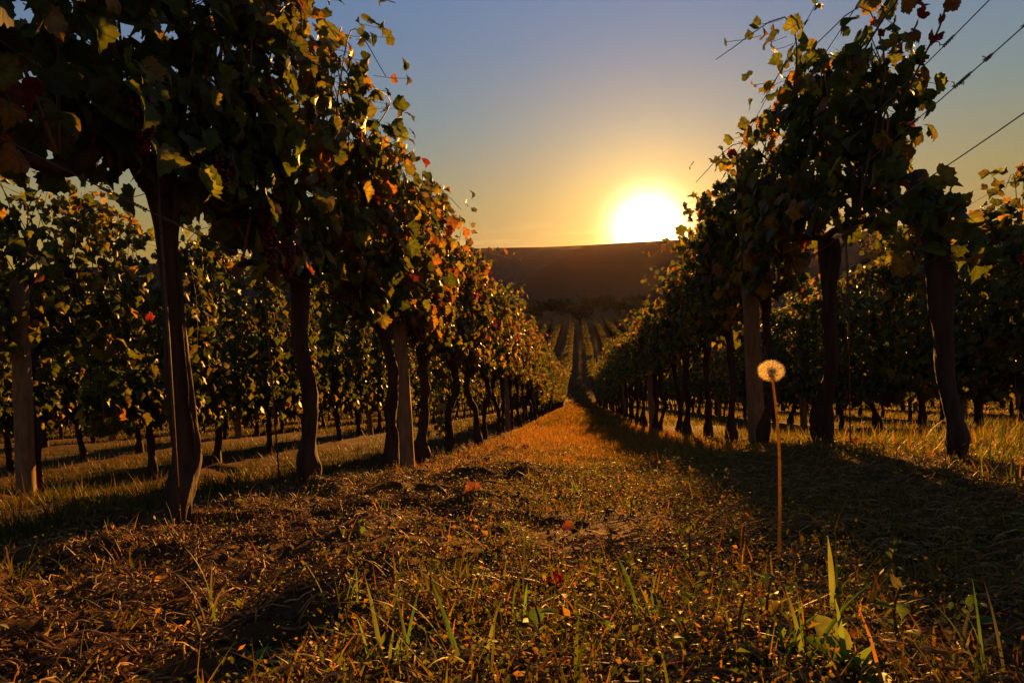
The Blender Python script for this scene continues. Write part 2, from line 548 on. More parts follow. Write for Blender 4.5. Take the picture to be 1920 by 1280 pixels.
def unit(r, N):
    v = r.normal(size=(N, 3)); return v / np.linalg.norm(v, axis=1)[:, None]


def vine_crown(seed, lod, nshoots, pal, leaf=0.058, stray=2, zlo=0.96, ztop=1.98, thick=0.17, tubes=True, ylo=-.52, yhi=.52, dens=1.0, holes=None):
    """shoots rise from the cordon through the wires; leaves sit along them. Returns crown Acc and list of shoot tubes"""
    r = np.random.default_rng(seed)
    acc = Acc(); canes = []
    P, D, Nn, S = [], [], [], []
    for k in range(nshoots + stray):
        y0 = ylo + (yhi - ylo) * (k + .5) / nshoots + r.uniform(-.05, .05) if k < nshoots else r.uniform(ylo, yhi)
        top = ztop + r.normal(0, .07)
        x0 = r.normal(0, .03)
        side = r.choice([-1, 1])
        if k >= nshoots:                            # a stray cane that arches out of the wires
            pts = [(x0, y0, zlo + .6), (side * .1, y0 + r.uniform(-.1, .1), ztop - .1), (side * r.uniform(.12, .3), y0 + r.uniform(-.3, .3), ztop + r.uniform(.05, .2)), (side * r.uniform(.25, .5), y0 + r.uniform(-.5, .5), ztop + r.uniform(-.25, .12))]
        else:
            xm = r.normal(0, thick * .55)
            pts = [(x0, y0, zlo + r.uniform(-.02, .06)), (xm * .6, y0 + r.uniform(-.08, .08), zlo + .35), (xm, y0 + r.uniform(-.12, .12), (zlo + top) / 2 + .15), (xm * .8 + r.normal(0, .05), y0 + r.uniform(-.16, .16), top)]
            if r.random() < .45:
                pts.append((xm + side * r.uniform(.05, .18), y0 + r.uniform(-.2, .2), top + r.uniform(-.12, .06)))
        path = smooth_path(pts, 14)
        canes.append(path)
        nl = int((36 if k < nshoots else 15) * dens)
        t = np.sort(r.uniform(.02, 1, nl))
        q = np.stack([np.interp(t, np.linspace(0, 1, 14), path[:, j]) for j in range(3)], -1)
        out = np.where(r.random(nl) < .5, -1, 1)
        pet = np.stack([out * r.uniform(.02, thick * .85, nl), r.uniform(-.09, .09, nl), r.uniform(-.06, .06, nl)], -1)
        pos = q + pet
        nr = np.stack([out * r.uniform(.5, 1.2, nl), r.normal(0, .55, nl), r.uniform(-.1, .8, nl)], -1)
        dd = np.stack([out * r.uniform(.1, .6, nl), r.normal(0, .5, nl), -r.uniform(.3, 1.1, nl)], -1)
        up = (pos[:, 2] > ztop - .12) | (r.random(nl) < .12)
        dd[up, 2] = r.uniform(-.4, .9, up.sum())
        sz = leaf * r.uniform(.7, 1.2, nl) * np.where(t > .85, .7, 1) * (0.8 if k >= nshoots else 1)
        P.append(pos); D.append(dd); Nn.append(nr); S.append(sz)
    # a few hang below the cordon
    nb = int(nshoots * 5 * dens)
    out = np.where(r.random(nb) < .5, -1, 1)
    P.append(np.stack([out * r.uniform(.02, .18, nb), r.uniform(ylo, yhi, nb), r.uniform(zlo - .04, zlo + .25, nb)], -1))
    Nn.append(np.stack([out * r.uniform(.4, 1.2, nb), r.normal(0, .6, nb), r.uniform(-.2, .6, nb)], -1))
    D.append(np.stack([out * .3, r.normal(0, .4, nb), -np.ones(nb)], -1)); S.append(leaf * r.uniform(.7, 1.15, nb))
    P, D, Nn, S = np.vstack(P), np.vstack(D), np.vstack(Nn), np.concatenate(S)
    if holes:
        keep = np.ones(len(P), bool)
        for (hy, hz, hr) in holes:
            keep &= (P[:, 1] - hy) ** 2 + (P[:, 2] - hz) ** 2 > hr ** 2
        P, D, Nn, S = P[keep], D[keep], Nn[keep], S[keep]
    # autumn colours sit in clumps
    cl = fbm(P[:, 1] * 4 + seed, P[:, 2] * 4, seed, 2)
    N = len(P)
    c1 = leaf_colors(N, pal[0], r); c2 = leaf_colors(N, pal[1], r)
    C = np.where((cl > .53)[:, None], c2, c1)
    V, T, CC = leaves(P, D, Nn, S, lod, C, r)
    acc.add(V, None, T, CC, 0)
    # leaf stalks for the nearest
    if lod == 0:
        for k in range(0, N, 2):
            p = P[k]; q = p - np.array([P[k][0] * .35, r.uniform(-.02, .02), -.02])
            a, b, c_ = tube([q, (p + q) / 2 + [0, 0, -.004], p], [.0014] * 3, 3, closed_ends=False)
            acc.add(a, b, None, (.14, .05, .025), 0)
    return acc, canes


def gnarl(seed, top=.93, rad=.04, foot=1.5, lean=.06, n=40, seg=18, lump=.42, path=None):
    r = np.random.default_rng(seed)
    if path is None:
        path = [(r.normal(0, .01), r.normal(0, .01), -.12), (r.normal(0, .02), r.normal(0, .02), .12), (r.normal(0, lean * .6), r.normal(0, lean * .6), .4),
                (r.normal(0, lean * .7), r.normal(0, lean), .65), (0, r.normal(0, .03), top)]
    P = smooth_path(path, n)
    z = (P[:, 2] - P[0, 2]) / (P[-1, 2] - P[0, 2])
    rr = rad * (1 + (foot - 1) * np.exp(-((z - .20) / .085) ** 2) + .45 * np.clip((z - .78) / .22, 0, 1)) * (1 - .08 * np.sin(z * 9 + seed))
    rr[0] *= .8
    return tube(P, rr, seg, lump, seed)


PAL_G = ((.94, .055, .005, 0), (.68, .28, .035, .005))
PAL_D = ((.97, .03, 0, 0), (.86, .10, .03, .01))
PAL_M = ((.78, .19, .025, .005), (.42, .42, .13, .03))
PAL_O = ((.55, .34, .10, .01), (.22, .46, .27, .05))


def make_vine(seed, lod, pal, **kw):
    """proto meshes: trunk (with its two arms) and crown (leaves and shoots)"""
    r = np.random.default_rng(seed + 500)
    rad = kw.pop('rad', None) or {0: .034, 1: .031, 2: .030}[lod]
    n, seg = {0: (60, 24), 1: (24, 10), 2: (7, 6)}[lod]
    ta = Acc()
    a, b, c = gnarl(seed, rad=rad * r.uniform(.78, 1.12), foot=r.uniform(1.35, 2.1), n=n, seg=seg, path=kw.pop('path', None), lean=.045)
    ta.add(a, b, c)
    for s in (-1, 1):
        pts = [(0, 0, .86), (r.normal(0, .02), s * .10, .96 + r.uniform(-.02, .02)), (r.normal(0, .02), s * .30, .97), (0, s * .48, .96 + r.uniform(-.02, .02))]
        a, b, c = tube(smooth_path(pts, 10 if lod < 2 else 4), np.linspace(rad * .75, .009, 10 if lod < 2 else 4), 8 if lod < 2 else 4, .25, seed + s)
        ta.add(a, b, c)
    tm = ta.mesh('trunk', M_BARK, cols=False)
    acc, canes = vine_crown(seed, lod, kw.pop('nshoots', 13), pal, **kw)
    if lod:
        for p in canes:
            p = p if lod == 1 else p[::4]
            a, b, c = tube(p, np.linspace(.0045, .002, len(p)), 4 if lod == 1 else 3, closed_ends=False)
            acc.add(a, b, None, (.1, .05, .025), 1)
    cm = acc.mesh('crown', [M_LEAF if lod < 2 else M_LEAF_FAR, M_CANE], smooth=(lod == 0))
    cmesh = []
    if lod == 0:
        for p in canes:
            a, b, c = tube(p, np.linspace(.0048, .0018, len(p)), 6)
            cmesh.append(Acc().add(a, b, c).mesh('cane', M_CANE, cols=False))
    return tm, cm, cmesh


def berry_cluster(seed, length=.13, rad=.045, n=70, br=.0078):
    r = np.random.default_rng(seed)
    # low icosphere by hand
    t = (1 + 5 ** .5) / 2
    iv = np.array([(-1, t, 0), (1, t, 0), (-1, -t, 0), (1, -t, 0), (0, -1, t), (0, 1, t), (0, -1, -t), (0, 1, -t), (t, 0, -1), (t, 0, 1), (-t, 0, -1), (-t, 0, 1)], float)
    iv /= np.linalg.norm(iv[0])
    it = [(0, 11, 5), (0, 5, 1), (0, 1, 7), (0, 7, 10), (0, 10, 11), (1, 5, 9), (5, 11, 4), (11, 10, 2), (10, 7, 6), (7, 1, 8), (3, 9, 4), (3, 4, 2), (3, 2, 6), (3, 6, 8), (3, 8, 9), (4, 9, 5), (2, 4, 11), (6, 2, 10), (8, 6, 7), (9, 8, 1)]
    vs_ = list(map(tuple, iv)); fs = []; cache = {}

    def mid(a, b):
        k = (min(a, b), max(a, b))
        if k not in cache:
            m_ = np.array(vs_[a]) + np.array(vs_[b]); m_ /= np.linalg.norm(m_); cache[k] = len(vs_); vs_.append(tuple(m_))
        return cache[k]
    for a, b, c in it:
        ab, bc, ca = mid(a, b), mid(b, c), mid(c, a)
        fs += [(a, ab, ca), (b, bc, ab), (c, ca, bc), (ab, bc, ca)]
    sv, sf = np.array(vs_), np.array(fs)
    acc = Acc()
    for k in range(n):
        u = r.random() ** .8
        w = rad * (1 - .72 * u) * (0.4 + .6 * min(1, u * 6))
        a = r.uniform(0, 6.28); q = w * r.uniform(.75, 1.0)
        p = np.array([q * math.cos(a), q * math.sin(a), -.02 - length * u])
        acc.add(sv * br * r.uniform(.85, 1.12) + p, None, sf, np.array([.13, .008, .010]) * r.uniform(.5, 1.5))
    a, b, c = tube([(0, 0, .05), (0.004, 0, 0), (0, 0, -length * .8)], [.002, .002, .0015], 5)
    acc.add(a, b, c, (.08, .03, .01))
    return acc.mesh('grape_cluster', M_GRAPE)


M_GRAPE = leaf_mat('grape_skin', 0.45, 0.3, 1.0, 2.2, 40, 0.5)

# ------------------------------------------------------------------ vines
ORD = ['first', 'second', 'third', 'fourth', 'fifth', 'sixth', 'seventh', 'eighth', 'ninth']


def post_y(k): return 4.19 + 6.0 * k


def vine_label(row, side, y, look):
    b = int((y - post_y(0)) // 6) if y > post_y(0) else -1
    rn = f"{ORD[row]} row {side} of the path"
    if b < 0:
        return f"{look}, {'nearest' if y < 3.3 else 'last'} before the first post, {rn}"
    i = int(round(y - post_y(b) - .55))
    return f"{look}, {ORD[i]} behind the {ORD[b]} post, {rn}"


def tilt_of(y):                                      # vines stand upright
    return 0.0


def base_at(x, y):
    return Vector((x, y, float(H(x, y, False)) - .01))


vine_protos = {1: [], 2: [], 3: [], 4: []}
for i in range(9):
    vine_protos[1].append(make_vine(100 + i, 1, (PAL_G, PAL_M, PAL_O)[i % 3], nshoots=13, leaf=.050, stray=2, dens=1.5))
for i in range(6):                                   # slimmer crowns for the right row
    vine_protos[4].append(make_vine(400 + i, 1, (PAL_G, PAL_M, PAL_O)[i % 3], rad=.027, nshoots=13, leaf=.050, stray=1, dens=1.4, thick=.11, ztop=1.82))
for i in range(6):                                   # crowns hanging low in the rows behind
    vine_protos[3].append(make_vine(500 + i, 1, (PAL_D, PAL_G, PAL_G)[i % 3], nshoots=13, leaf=.056, stray=2, dens=1.9, zlo=.42 + .08 * (i % 3)))
for i in range(9):
    vine_protos[2].append(make_vine(200 + i, 2, (PAL_G, PAL_G, PAL_M)[i % 3], nshoots=12, leaf=.064, stray=2, dens=1.25, zlo=.48 + .12 * (i // 3)))


def place_vine(x, y, meshes, label, group, scale=1.0, flip=False):
    e = link('grapevine', None, loc=base_at(x, y))
    e.empty_display_size = .1
    e.rotation_euler = (0, 0, math.pi if flip else 0)
    e.scale = (1, 1, scale)
    tag(e, label, 'grapevine', group)
    tm, cm, cs = meshes
    t = link('trunk', tm, e)
    if cm: link('crown', cm, e)
    for c in cs: link('cane', c, e)
    return e


G1L, G1R = 'vines in the row left of the path', 'vines in the row right of the path'
# --- the nearest vines of the two path rows, each made by itself
# left row, overhead vine whose trunk is outside the frame
place_vine(XL, .76, make_vine(1, 0, PAL_D, nshoots=15, stray=2, leaf=.060, dens=1.4, zlo=1.04), 'dark leafy vine overhanging the top left corner of the photo', G1L)
# left row, big twisted trunk
tp = [at_lat(335, 1000, XL), at_lat(338, 930, XL), at_lat(350, 850, XL), at_lat(332, 700, XL), at_lat(322, 560, XL), at_lat(312, 450, XL), at_lat(300, 380, XL), at_lat(275, 300, XL)]
v0 = base_at(XL, 1.74)
tp = [tuple(np.array(p) - np.array(v0)) for p in tp]


def big_trunk():
    a = Acc()
    P = smooth_path(tp, 70)
    z = np.linspace(0, 1, 70)
    rr = np.interp(z, [0, .1, .18, .3, .5, .75, .9, 1], [.026, .038, .044, .034, .024, .027, .034, .05])
    a.add(*tube(P, rr, 36, .34, 3, freq=2.6))
    # a second strand twists round the first and leaves it at the top
    Q = P[18:].copy(); m = len(Q); u = np.linspace(0, 1, m)
    Q[:, 1] += .012; Q[:, 0] += .018 + .008 * np.sin(u * 9) + .045 * np.clip(u - .55, 0, 1)
    a.add(*tube(Q, np.interp(u, [0, .1, .5, 1], [.003, .009, .013, .02]), 16, .3, 8, freq=3))
    # loose bark strip
    S = P[8:60:2].copy(); S[:, 0] += .033; S[:, 1] -= .010
    a.add(*tube(S + np.random.default_rng(2).normal(0, .002, S.shape), [.0035] * len(S), 5, .2, 4))
    top = P[-1]
    for s, l in ((-1, .45), (1, .5)):
        pts = [tuple(top + [0, 0, -.05]), tuple(top + [.02, s * .12, .05]), (0.0, s * .3, .98), (0, s * l, .97)]
        a.add(*tube(smooth_path(pts, 16), np.linspace(.034, .012, 16), 10, .25, 31 + s))
    for dx, dz in ((-.05, .12), (.04, .14), (.0, .1)):   # short spurs of the head
        a.add(*tube([tuple(top), tuple(top + [dx, .02, dz * .6]), tuple(top + [dx * 1.6, .03, dz * 1.3])], [.02, .012, .007], 8, .2, 5))
    return a.mesh('trunk', M_BARK, cols=False)


_, cm, cs = make_vine(11, 0, PAL_D, nshoots=14, stray=3, leaf=.058, dens=1.5, zlo=1.0)
bv = place_vine(XL, 1.74, (big_trunk(), cm, cs), 'nearest whole vine left of the path, thick twisted trunk and full dark crown', G1L)
place_vine(XL, 2.66, make_vine(12, 0, PAL_M, nshoots=14, stray=3, leaf=.060, dens=1.35,
           path=[(0, 0, -.12), (-.01, 0, .1), (.01, .02, .35), (-.01, .0, .65), (.0, 0, .93)]), 'vine beside a thin rusty rod, with orange and red leaves at its top', G1L)
place_vine(XL, 3.76, make_vine(13, 0, PAL_M, nshoots=14, stray=3, leaf=.060, dens=1.35), 'vine just in front of the pale post left of the path, straight dark trunk', G1L)
place_vine(XL, 4.75, make_vine(14, 0, PAL_O, nshoots=14, stray=3, leaf=.060, dens=1.35), 'vine just behind the pale post left of the path, with orange tinted leaves', G1L)


# right row: an almost leafless old vine, then the tall silhouetted ones
def stump_vine():
    b0 = np.array(base_at(XR, 2.03))
    pts = [np.array(at_lat(px, py, XR)) - b0 for px, py in ((1792, 880), (1795, 820), (1788, 770), (1775, 700), (1768, 600), (1760, 500), (1748, 430), (1738, 400))]
    a = Acc()
    P = smooth_path(pts, 60); z = np.linspace(0, 1, 60)
    rr = np.interp(z, [0, .06, .13, .24, .5, .8, 1], [.016, .020, .034, .023, .028, .036, .046])
    a.add(*tube(P, rr, 26, .3, 17, freq=2.5))
    q = lambda px, py, dx=0: np.array(at_lat(px, py, XR + dx)) - b0
    a.add(*tube(smooth_path([q(1738, 430), q(1728, 380), q(1722, 322)], 12), np.linspace(.035, .026, 12), 12, .4, 3))      # upright spur
    a.add(*tube(smooth_path([q(1768, 430), q(1770, 395), q(1762, 352)], 10), np.linspace(.015, .006, 10), 8, .2, 4))       # cut twig
    a.add(*tube(smooth_path([q(1740, 430), q(1700, 412), q(1672, 392), q(1640, 372)], 16), np.linspace(.018, .007, 16), 8, .25, 5))
    a.add(*tube(smooth_path([q(1700, 408), q(1672, 370), q(1655, 330)], 12), np.linspace(.010, .007, 12), 8, .25, 6))
    tm = a.mesh('trunk', M_BARK, cols=False)
    r = np.random.default_rng(5)
    P_, D_, N_, S_ = [], [], [], []
    for px, py, n, sp, s in ((1738, 345, 9, .03, .034), (1735, 390, 14, .045, .045), (1690, 330, 7, .04, .045), (1780, 400, 12, .05, .042), (1720, 430, 20, .07, .045), (1775, 460, 22, .08, .05), (1655, 300, 8, .05, .05), (1640, 420, 10, .06, .05)):
        c = q(px, py)
        P_.append(c + r.normal(0, sp, (n, 3)) * [.6, .8, .8]); S_.append(r.uniform(.7, 1.2, n) * s)
        N_.append(unit(r, n) + [0, -.8, .2]); D_.append(unit(r, n) + [0, 0, -.8])
    P_, D_, N_, S_ = np.vstack(P_), np.vstack(D_), np.vstack(N_), np.concatenate(S_)
    V, T, C = leaves(P_, D_, N_, S_, 0, leaf_colors(len(P_), (.8, .12, .06, .02), r), r)
    cm = Acc().add(V, None, T, C).mesh('crown', [M_LEAF], smooth=False)
    # a long stray cane with red leaves arching up out of the picture
    cpath = smooth_path([q(1650, 330), q(1665, 230), q(1660, 200), q(1690, 190), q(1735, 100), q(1762, 50), q(1775, -10), q(1760, -60)], 40)
    cpath[:, 1] += 0.0
    canes = [Acc().add(*tube(cpath, np.linspace(.004, .0022, 40), 6)).mesh('cane', M_CANE, cols=False)]
    c2 = smooth_path([q(1600, 130), q(1650, 45), q(1680, 5), q(1700, -40)], 20)
    canes.append(Acc().add(*tube(c2, np.linspace(.004, .003, 20), 6)).mesh('cane', M_CANE, cols=False))
    rl = [(1752, 70, .032, 3), (1715, 60, .030, 2), (1700, 75, .028, 1), (1785, 5, .03, 2), (1700, 5, .04, 1), (1720, 8, .034, 3), (1640, 40, .02, 1), (1655, 60, .022, 3), (1668, 30, .016, 0), (1625, 22, .02, 0), (1730, 25, .024, 3), (1765, 33, .018, 2), (1692, 90, .025, 2), (1670, 75, .026, 0)]
    P2 = np.array([q(a_, b_) for a_, b_, _, _ in rl]); S2 = np.array([s for _, _, s, _ in rl])
    pals = [YELL[0], ORNG[0], ORNG[1], REDS[0]]
    C2 = np.array([pals[k] for *_, k in rl]) * .8
    V, T, C = leaves(P2, unit(r, len(rl)) + [0, 0, -1.0], unit(r, len(rl)) * .6 + [-.3, -1, .2], S2, 0, C2, r)
    e = place_vine(XR, 2.03, (tm, cm, canes), 'nearly leafless old vine on the far right, cut twigs against the sky', G1R)
    link('hanging_foliage', Acc().add(V, None, T, C).mesh('hanging_foliage', M_LEAF, smooth=False), e)


stump_vine()
place_vine(XR, 2.97, make_vine(21, 0, PAL_G, rad=.026, nshoots=14, stray=3, leaf=.054, dens=1.08, thick=.15, ylo=-.5, ztop=1.66, holes=[(-.38, 1.0, .1), (-.5, 1.7, .1)]), 'tall vine standing dark against the sky, right of the path and above the dandelion', G1R)
place_vine(XR, 3.97, make_vine(22, 0, PAL_M, rad=.026, nshoots=14, stray=1, leaf=.054, dens=1.2, thick=.12, ztop=1.74), 'vine just in front of the post right of the path, dark crown', G1R)
place_vine(XR, 4.95, make_vine(23, 0, PAL_M, rad=.027, nshoots=13, stray=1, leaf=.054, dens=1.4, thick=.11, ztop=1.76), 'vine just behind the post right of the path, lit at its crown edge', G1R)

rr_ = random.Random(5)
LOOKS = ['dark green vine', 'yellowing vine', 'orange tinted vine']
rows = [(1, 1), (1, -1)] + [(k, s) for k in (2, 3, 4, 5) for s in (-1, 1)]
ENDS = {1: 46, 2: 30, 3: 30, 4: 26, 5: 24}
STARTS = {2: 2.8, 3: 5.8, 4: 8.8, 5: 11.8}
for k, s in rows:
    y = 5.8 if k == 1 else STARTS[k]
    while y < ENDS[k]:
        x = RX(k, s)
        lod = 1 if (y < 16 and k == 1) or (y < 11 and k < 4) else 2
        if k == 1: col = rr_.choice([1, 2, 2, 1]) if s < 0 else rr_.choice([1, 2, 1, 0])
        else: col = rr_.choice([0, 0, 1, 1, 2])
        v = col + 3 * rr_.randrange(3)
        if lod == 1 and k == 1 and s > 0: lod, v = 4, col + 3 * rr_.randrange(2)
        elif k == 2 and s < 0 and y < 4.2: lod, v = 1, v
        elif k > 1 and y < 14: lod, v = 3, (1 if col else 0) + (3 if rr_.random() < .5 else 0)
        name = LOOKS[col] if k == 1 and lod != 2 else ('green vine', 'dark green vine', 'yellow flecked vine')[col]
        side = 'left' if s < 0 else 'right'
        place_vine(x + rr_.uniform(-.02, .02), y + rr_.uniform(-.05, .05), (vine_protos[lod][v][0], vine_protos[lod][v][1], []),
                   vine_label(k - 1, side, y, name), f'vines in the {ORD[k-1]} row {side} of the path' if k > 1 else (G1L if s < 0 else G1R),
                   rr_.uniform(.93, 1.0) if k == 1 and s > 0 else rr_.uniform(.95, 1.04) + (0 if k != 2 else .05 if s < 0 else -.08), rr_.random() < .5)
        y += 1.0

# grape bunches hanging under the near crowns: parts of their vines
gprotos = [berry_cluster(1, .12, .036, 110), berry_cluster(2, .10, .032, 85), berry_cluster(3, .14, .038, 130)]
for px, py, vy, k in ((500, 395, 2.45, 0), (543, 400, 2.55, 1), (262, 185, 1.6, 2), (415, 300, 2.1, 1), (535, 460, 2.6, 2), (795, 570, 4.45, 0), (505, 450, 2.4, 1)):
    p = at_lat(px, py - 22, XL + .13)
    near = min((o for o in scene.objects if o.name.startswith('grapevine')), key=lambda o: (o.location.x - XL) ** 2 * 9 + (o.location.y - vy) ** 2)
    g = link('grape_cluster', gprotos[k], near)
    bpy.context.view_layer.update()
    g.location = Vector(p) - near.location
    g.rotation_euler = (0, 0, k * 1.3)


# --- the rest of the vineyard: rows far down the slope and beyond, one mass
def far_rows():
    r = np.random.default_rng(77)
    prot = []
    for i in range(4):
        acc, canes = vine_crown(300 + i, 2, 8, (PAL_M, PAL_O, PAL_G, PAL_M)[i], leaf=.13, stray=2, dens=.33, thick=.22)
        for s in (0,):
            a, b, c = tube([(0, 0, -.1), (.02, .01, .4), (0, 0, .9)], [.035, .03, .04], 4, closed_ends=False)
            acc.add(a, b, None, (.04, .022, .012))
        V = np.vstack(acc.V); C = np.vstack(acc.C)
        Q = np.vstack([f for f, _ in acc.Q]); T = np.vstack([f for f, _ in acc.T])
        prot.append((V, Q, T, C))
    Vs, Qs, Ts, Cs, n = [], [], [], [], 0
    for k in range(1, 15):
        for s in (-1, 1):
            x = RX(k, s)
            y0 = ENDS.get(k, 6 + (k - 5) * 3.0)
            y1 = 140 if k <= 9 else 70
            y = math.ceil(y0 - .8) + .8
            while y < y1:
                V, Q, T, C = prot[r.integers(4)]
                f = r.choice([-1, 1])
                W = V * [f, f, r.uniform(.92, 1.05)] + [x, y, float(H(x, y, False))]
                Vs.append(W); Qs.append(Q + n); Ts.append(T + n); Cs.append(C[:, :3] * r.uniform(.8, 1.2)); n += len(V)
                y += 1.0
    me = mesh('far_vineyard', np.vstack(Vs), [np.vstack(Qs), np.vstack(Ts)], M_LEAF_FAR, np.vstack(Cs))
    tag(link('far_vineyard', me), 'rows of vines running down into the valley and up the other side', 'far vines', kind='stuff')


far_rows()


# faint rows of another vineyard on the opposite hillside
def hill_rows():
    r = np.random.default_rng(3)
    V, Q, C, n = [], [], [], 0
    for i in range(62):
        x0 = -200 + i * 2.7
        ys = np.linspace(300, 690, 60)
        xs = x0 + (ys - 300) * .10 + 3 * np.sin(ys / 90)
        z = H(xs, ys, False)
        h = .42 + r.uniform(-.25, .25, 60); w = .55 + r.uniform(-.12, .12, 60)
        ring = [(-w, 0 * w - .3), (-w * .9, h * .8), (0 * w, h), (w * .9, h * .8), (w, 0 * w - .3)]
        P = np.stack([np.stack([xs + a, ys, z + b], -1) for a, b in ring], 1).reshape(-1, 3)
        ii = np.arange(60 * 5).reshape(60, 5)
        Q.append(np.stack([ii[:-1, :-1], ii[:-1, 1:], ii[1:, 1:], ii[1:, :-1]], -1).reshape(-1, 4) + n)
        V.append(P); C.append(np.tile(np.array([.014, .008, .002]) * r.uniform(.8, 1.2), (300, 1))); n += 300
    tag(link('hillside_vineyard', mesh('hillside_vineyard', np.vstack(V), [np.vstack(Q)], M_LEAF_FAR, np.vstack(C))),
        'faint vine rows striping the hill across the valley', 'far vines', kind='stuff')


hill_rows()


# ------------------------------------------------------------------ posts, rods, wires
def post_mesh(seed, w=.092, d=.075, h=1.86):
    a = Acc(); n = 14; r = np.random.default_rng(seed)
    c = .012
    prof = np.array([(-w/2 + c, -d/2), (w/2 - c, -d/2), (w/2, -d/2 + c), (w/2, d/2 - c), (w/2 - c, d/2), (-w/2 + c, d/2), (-w/2, d/2 - c), (-w/2, -d/2 + c)])
    zs = np.linspace(-.15, h, n)
    V = []
    for z in zs:
        k = 1 - .10 * (z / h)
        V.append(np.column_stack([prof * k + r.normal(0, .0012, prof.shape), np.full(8, z)]))
    V = np.vstack(V + [[[0, 0, h + .004]]])
    i = np.arange(n * 8).reshape(n, 8); j = np.roll(i, -1, 1)
    Q = np.stack([i[:-1], j[:-1], j[1:], i[1:]], -1).reshape(-1, 4)
    T = np.stack([i[-1], j[-1], np.full(8, n * 8)], -1)
    return a.add(V, Q, T).mesh('vineyard_post', M_POST, smooth=False, cols=False)


pms = [post_mesh(i) for i in range(3)]
short_post = post_mesh(7, h=1.38)
for k in range(1, 6):
    for s in (-1, 1):
        side = 'left' if s < 0 else 'right'
        x = RX(k, s)
        for b in range(7 if k == 1 else 4):
            y = post_y(b)
            if (k, s, b) == (2, -1, 0): y = 3.62
            if abs(x) > y * 1.0: continue
            off = .02 if k == 1 else 0
            o = link('vineyard_post', short_post if (k, s, b) == (2, -1, 0) else pms[(k + b) % 3], loc=base_at(x, y))
            o.rotation_euler = (rr_.uniform(-.012, .012), rr_.uniform(-.035, .0), R(rr_.uniform(9, 14)))
            if (k, s, b) == (2, -1, 0): o.rotation_euler = (0, .05, R(14))
            look = {(-1, 1, 0): 'pale square post left of the path, its right edge lit by the sun',
                    (1, 1, 0): 'dim square post right of the path, behind the dandelion head',
                    (-1, 2, 0): 'big pale post at the left edge of the photo, lit on its right side'}.get((s, k, b),
                    f'square post, {ORD[b]} from the camera, {ORD[k-1]} row {side} of the path')
            tag(o, look, 'post', 'square posts carrying the wires')
# the second row's first post, nearer than the rest of its line
for (px, py, X, lab) in ((42, 905, -3.45, None),):
    pass

WH = [.87, 1.07, 1.21, 1.66, 1.92]
WN = ['lowest', 'second lowest', 'middle', 'second highest', 'top']
for k in (1, 2, 3):
    for s in (-1, 1):
        side = 'left' if s < 0 else 'right'
        x = RX(k, s) - s * .055
        for wi, wh in enumerate(WH):
            if k > 1 and wi in (1, 3): continue
            ys = np.concatenate([np.arange(-.5, 12, .25), np.arange(12, 46, 2)])
            zz = np.interp(ys, [-2, 4.25, 10.25, 16.25, 22.25, 28.25, 34.25, 40.25, 46.25], [float(H(x, q, False)) for q in (-.2, 4.25, 10.25, 16.25, 22.25, 28.25, 34.25, 40.25, 46.25)])
            zz = np.where(ys < 4.25, H(0 * ys + x, np.maximum(ys, 0), False) * .5 + zz * .5, zz) if False else H(0 * ys + x, ys, False)
            P = np.stack([x + 0 * ys, ys, zz + wh + .004 * np.sin(ys * 3)], -1)
            a = Acc().add(*tube(P, [.0017] * len(P), 5))
            r = np.random.default_rng(wi * 7 + k + (s > 0) * 31)
            if k == 1:                               # dried tendrils wound round the wire
                for _ in range(16):
                    y0 = r.uniform(.9, 5); t = np.linspace(0, 1, 26); ln = r.uniform(.02, .07)
                    zc = np.interp(y0 + t * ln, ys, P[:, 2])
                    Q = np.stack([x + .0045 * np.cos(t * 40), y0 + t * ln, zc + .0045 * np.sin(t * 40)], -1)
                    Q[-6:, 2] -= np.linspace(0, .02, 6) * r.uniform(-1, 1); Q[-6:, 0] += np.linspace(0, .02, 6) * r.uniform(-1, 1)
                    a.add(*tube(Q, [.0014] * 26, 4))
            o = link('trellis_wire', a.mesh('trellis_wire', M_WIRE, cols=False))
            tag(o, f'{WN[wi]} trellis wire of the {ORD[k-1]} row {side} of the path', 'wire', 'wires strung along the vine rows')

rod = lambda h: Acc().add(*tube([(0, 0, -.1), (.003, 0, h * .5), (0, 0, h)], [.0035] * 3, 8)).mesh('vine_stake', M_RUST, cols=False)
rm = rod(1.1)
for x, y, lab in ((XL - .07, 2.50, 'thin rusty rod in the soil left of the second near trunk'), (XL + .03, 1.69, 'thin rod tied against the thick twisted trunk'),
                  (XR + .05, 2.9, 'thin rod beside the dark trunk right of the dandelion'), (XL - .05, 5.9, 'thin rod left of the path behind the pale post')):
    o = link('vine_stake', rm, loc=base_at(x, y)); o.rotation_euler = (rr_.uniform(-.02, .02), rr_.uniform(-.03, .03), 0)
    tag(o, lab, 'stake', 'thin rods holding the vines')


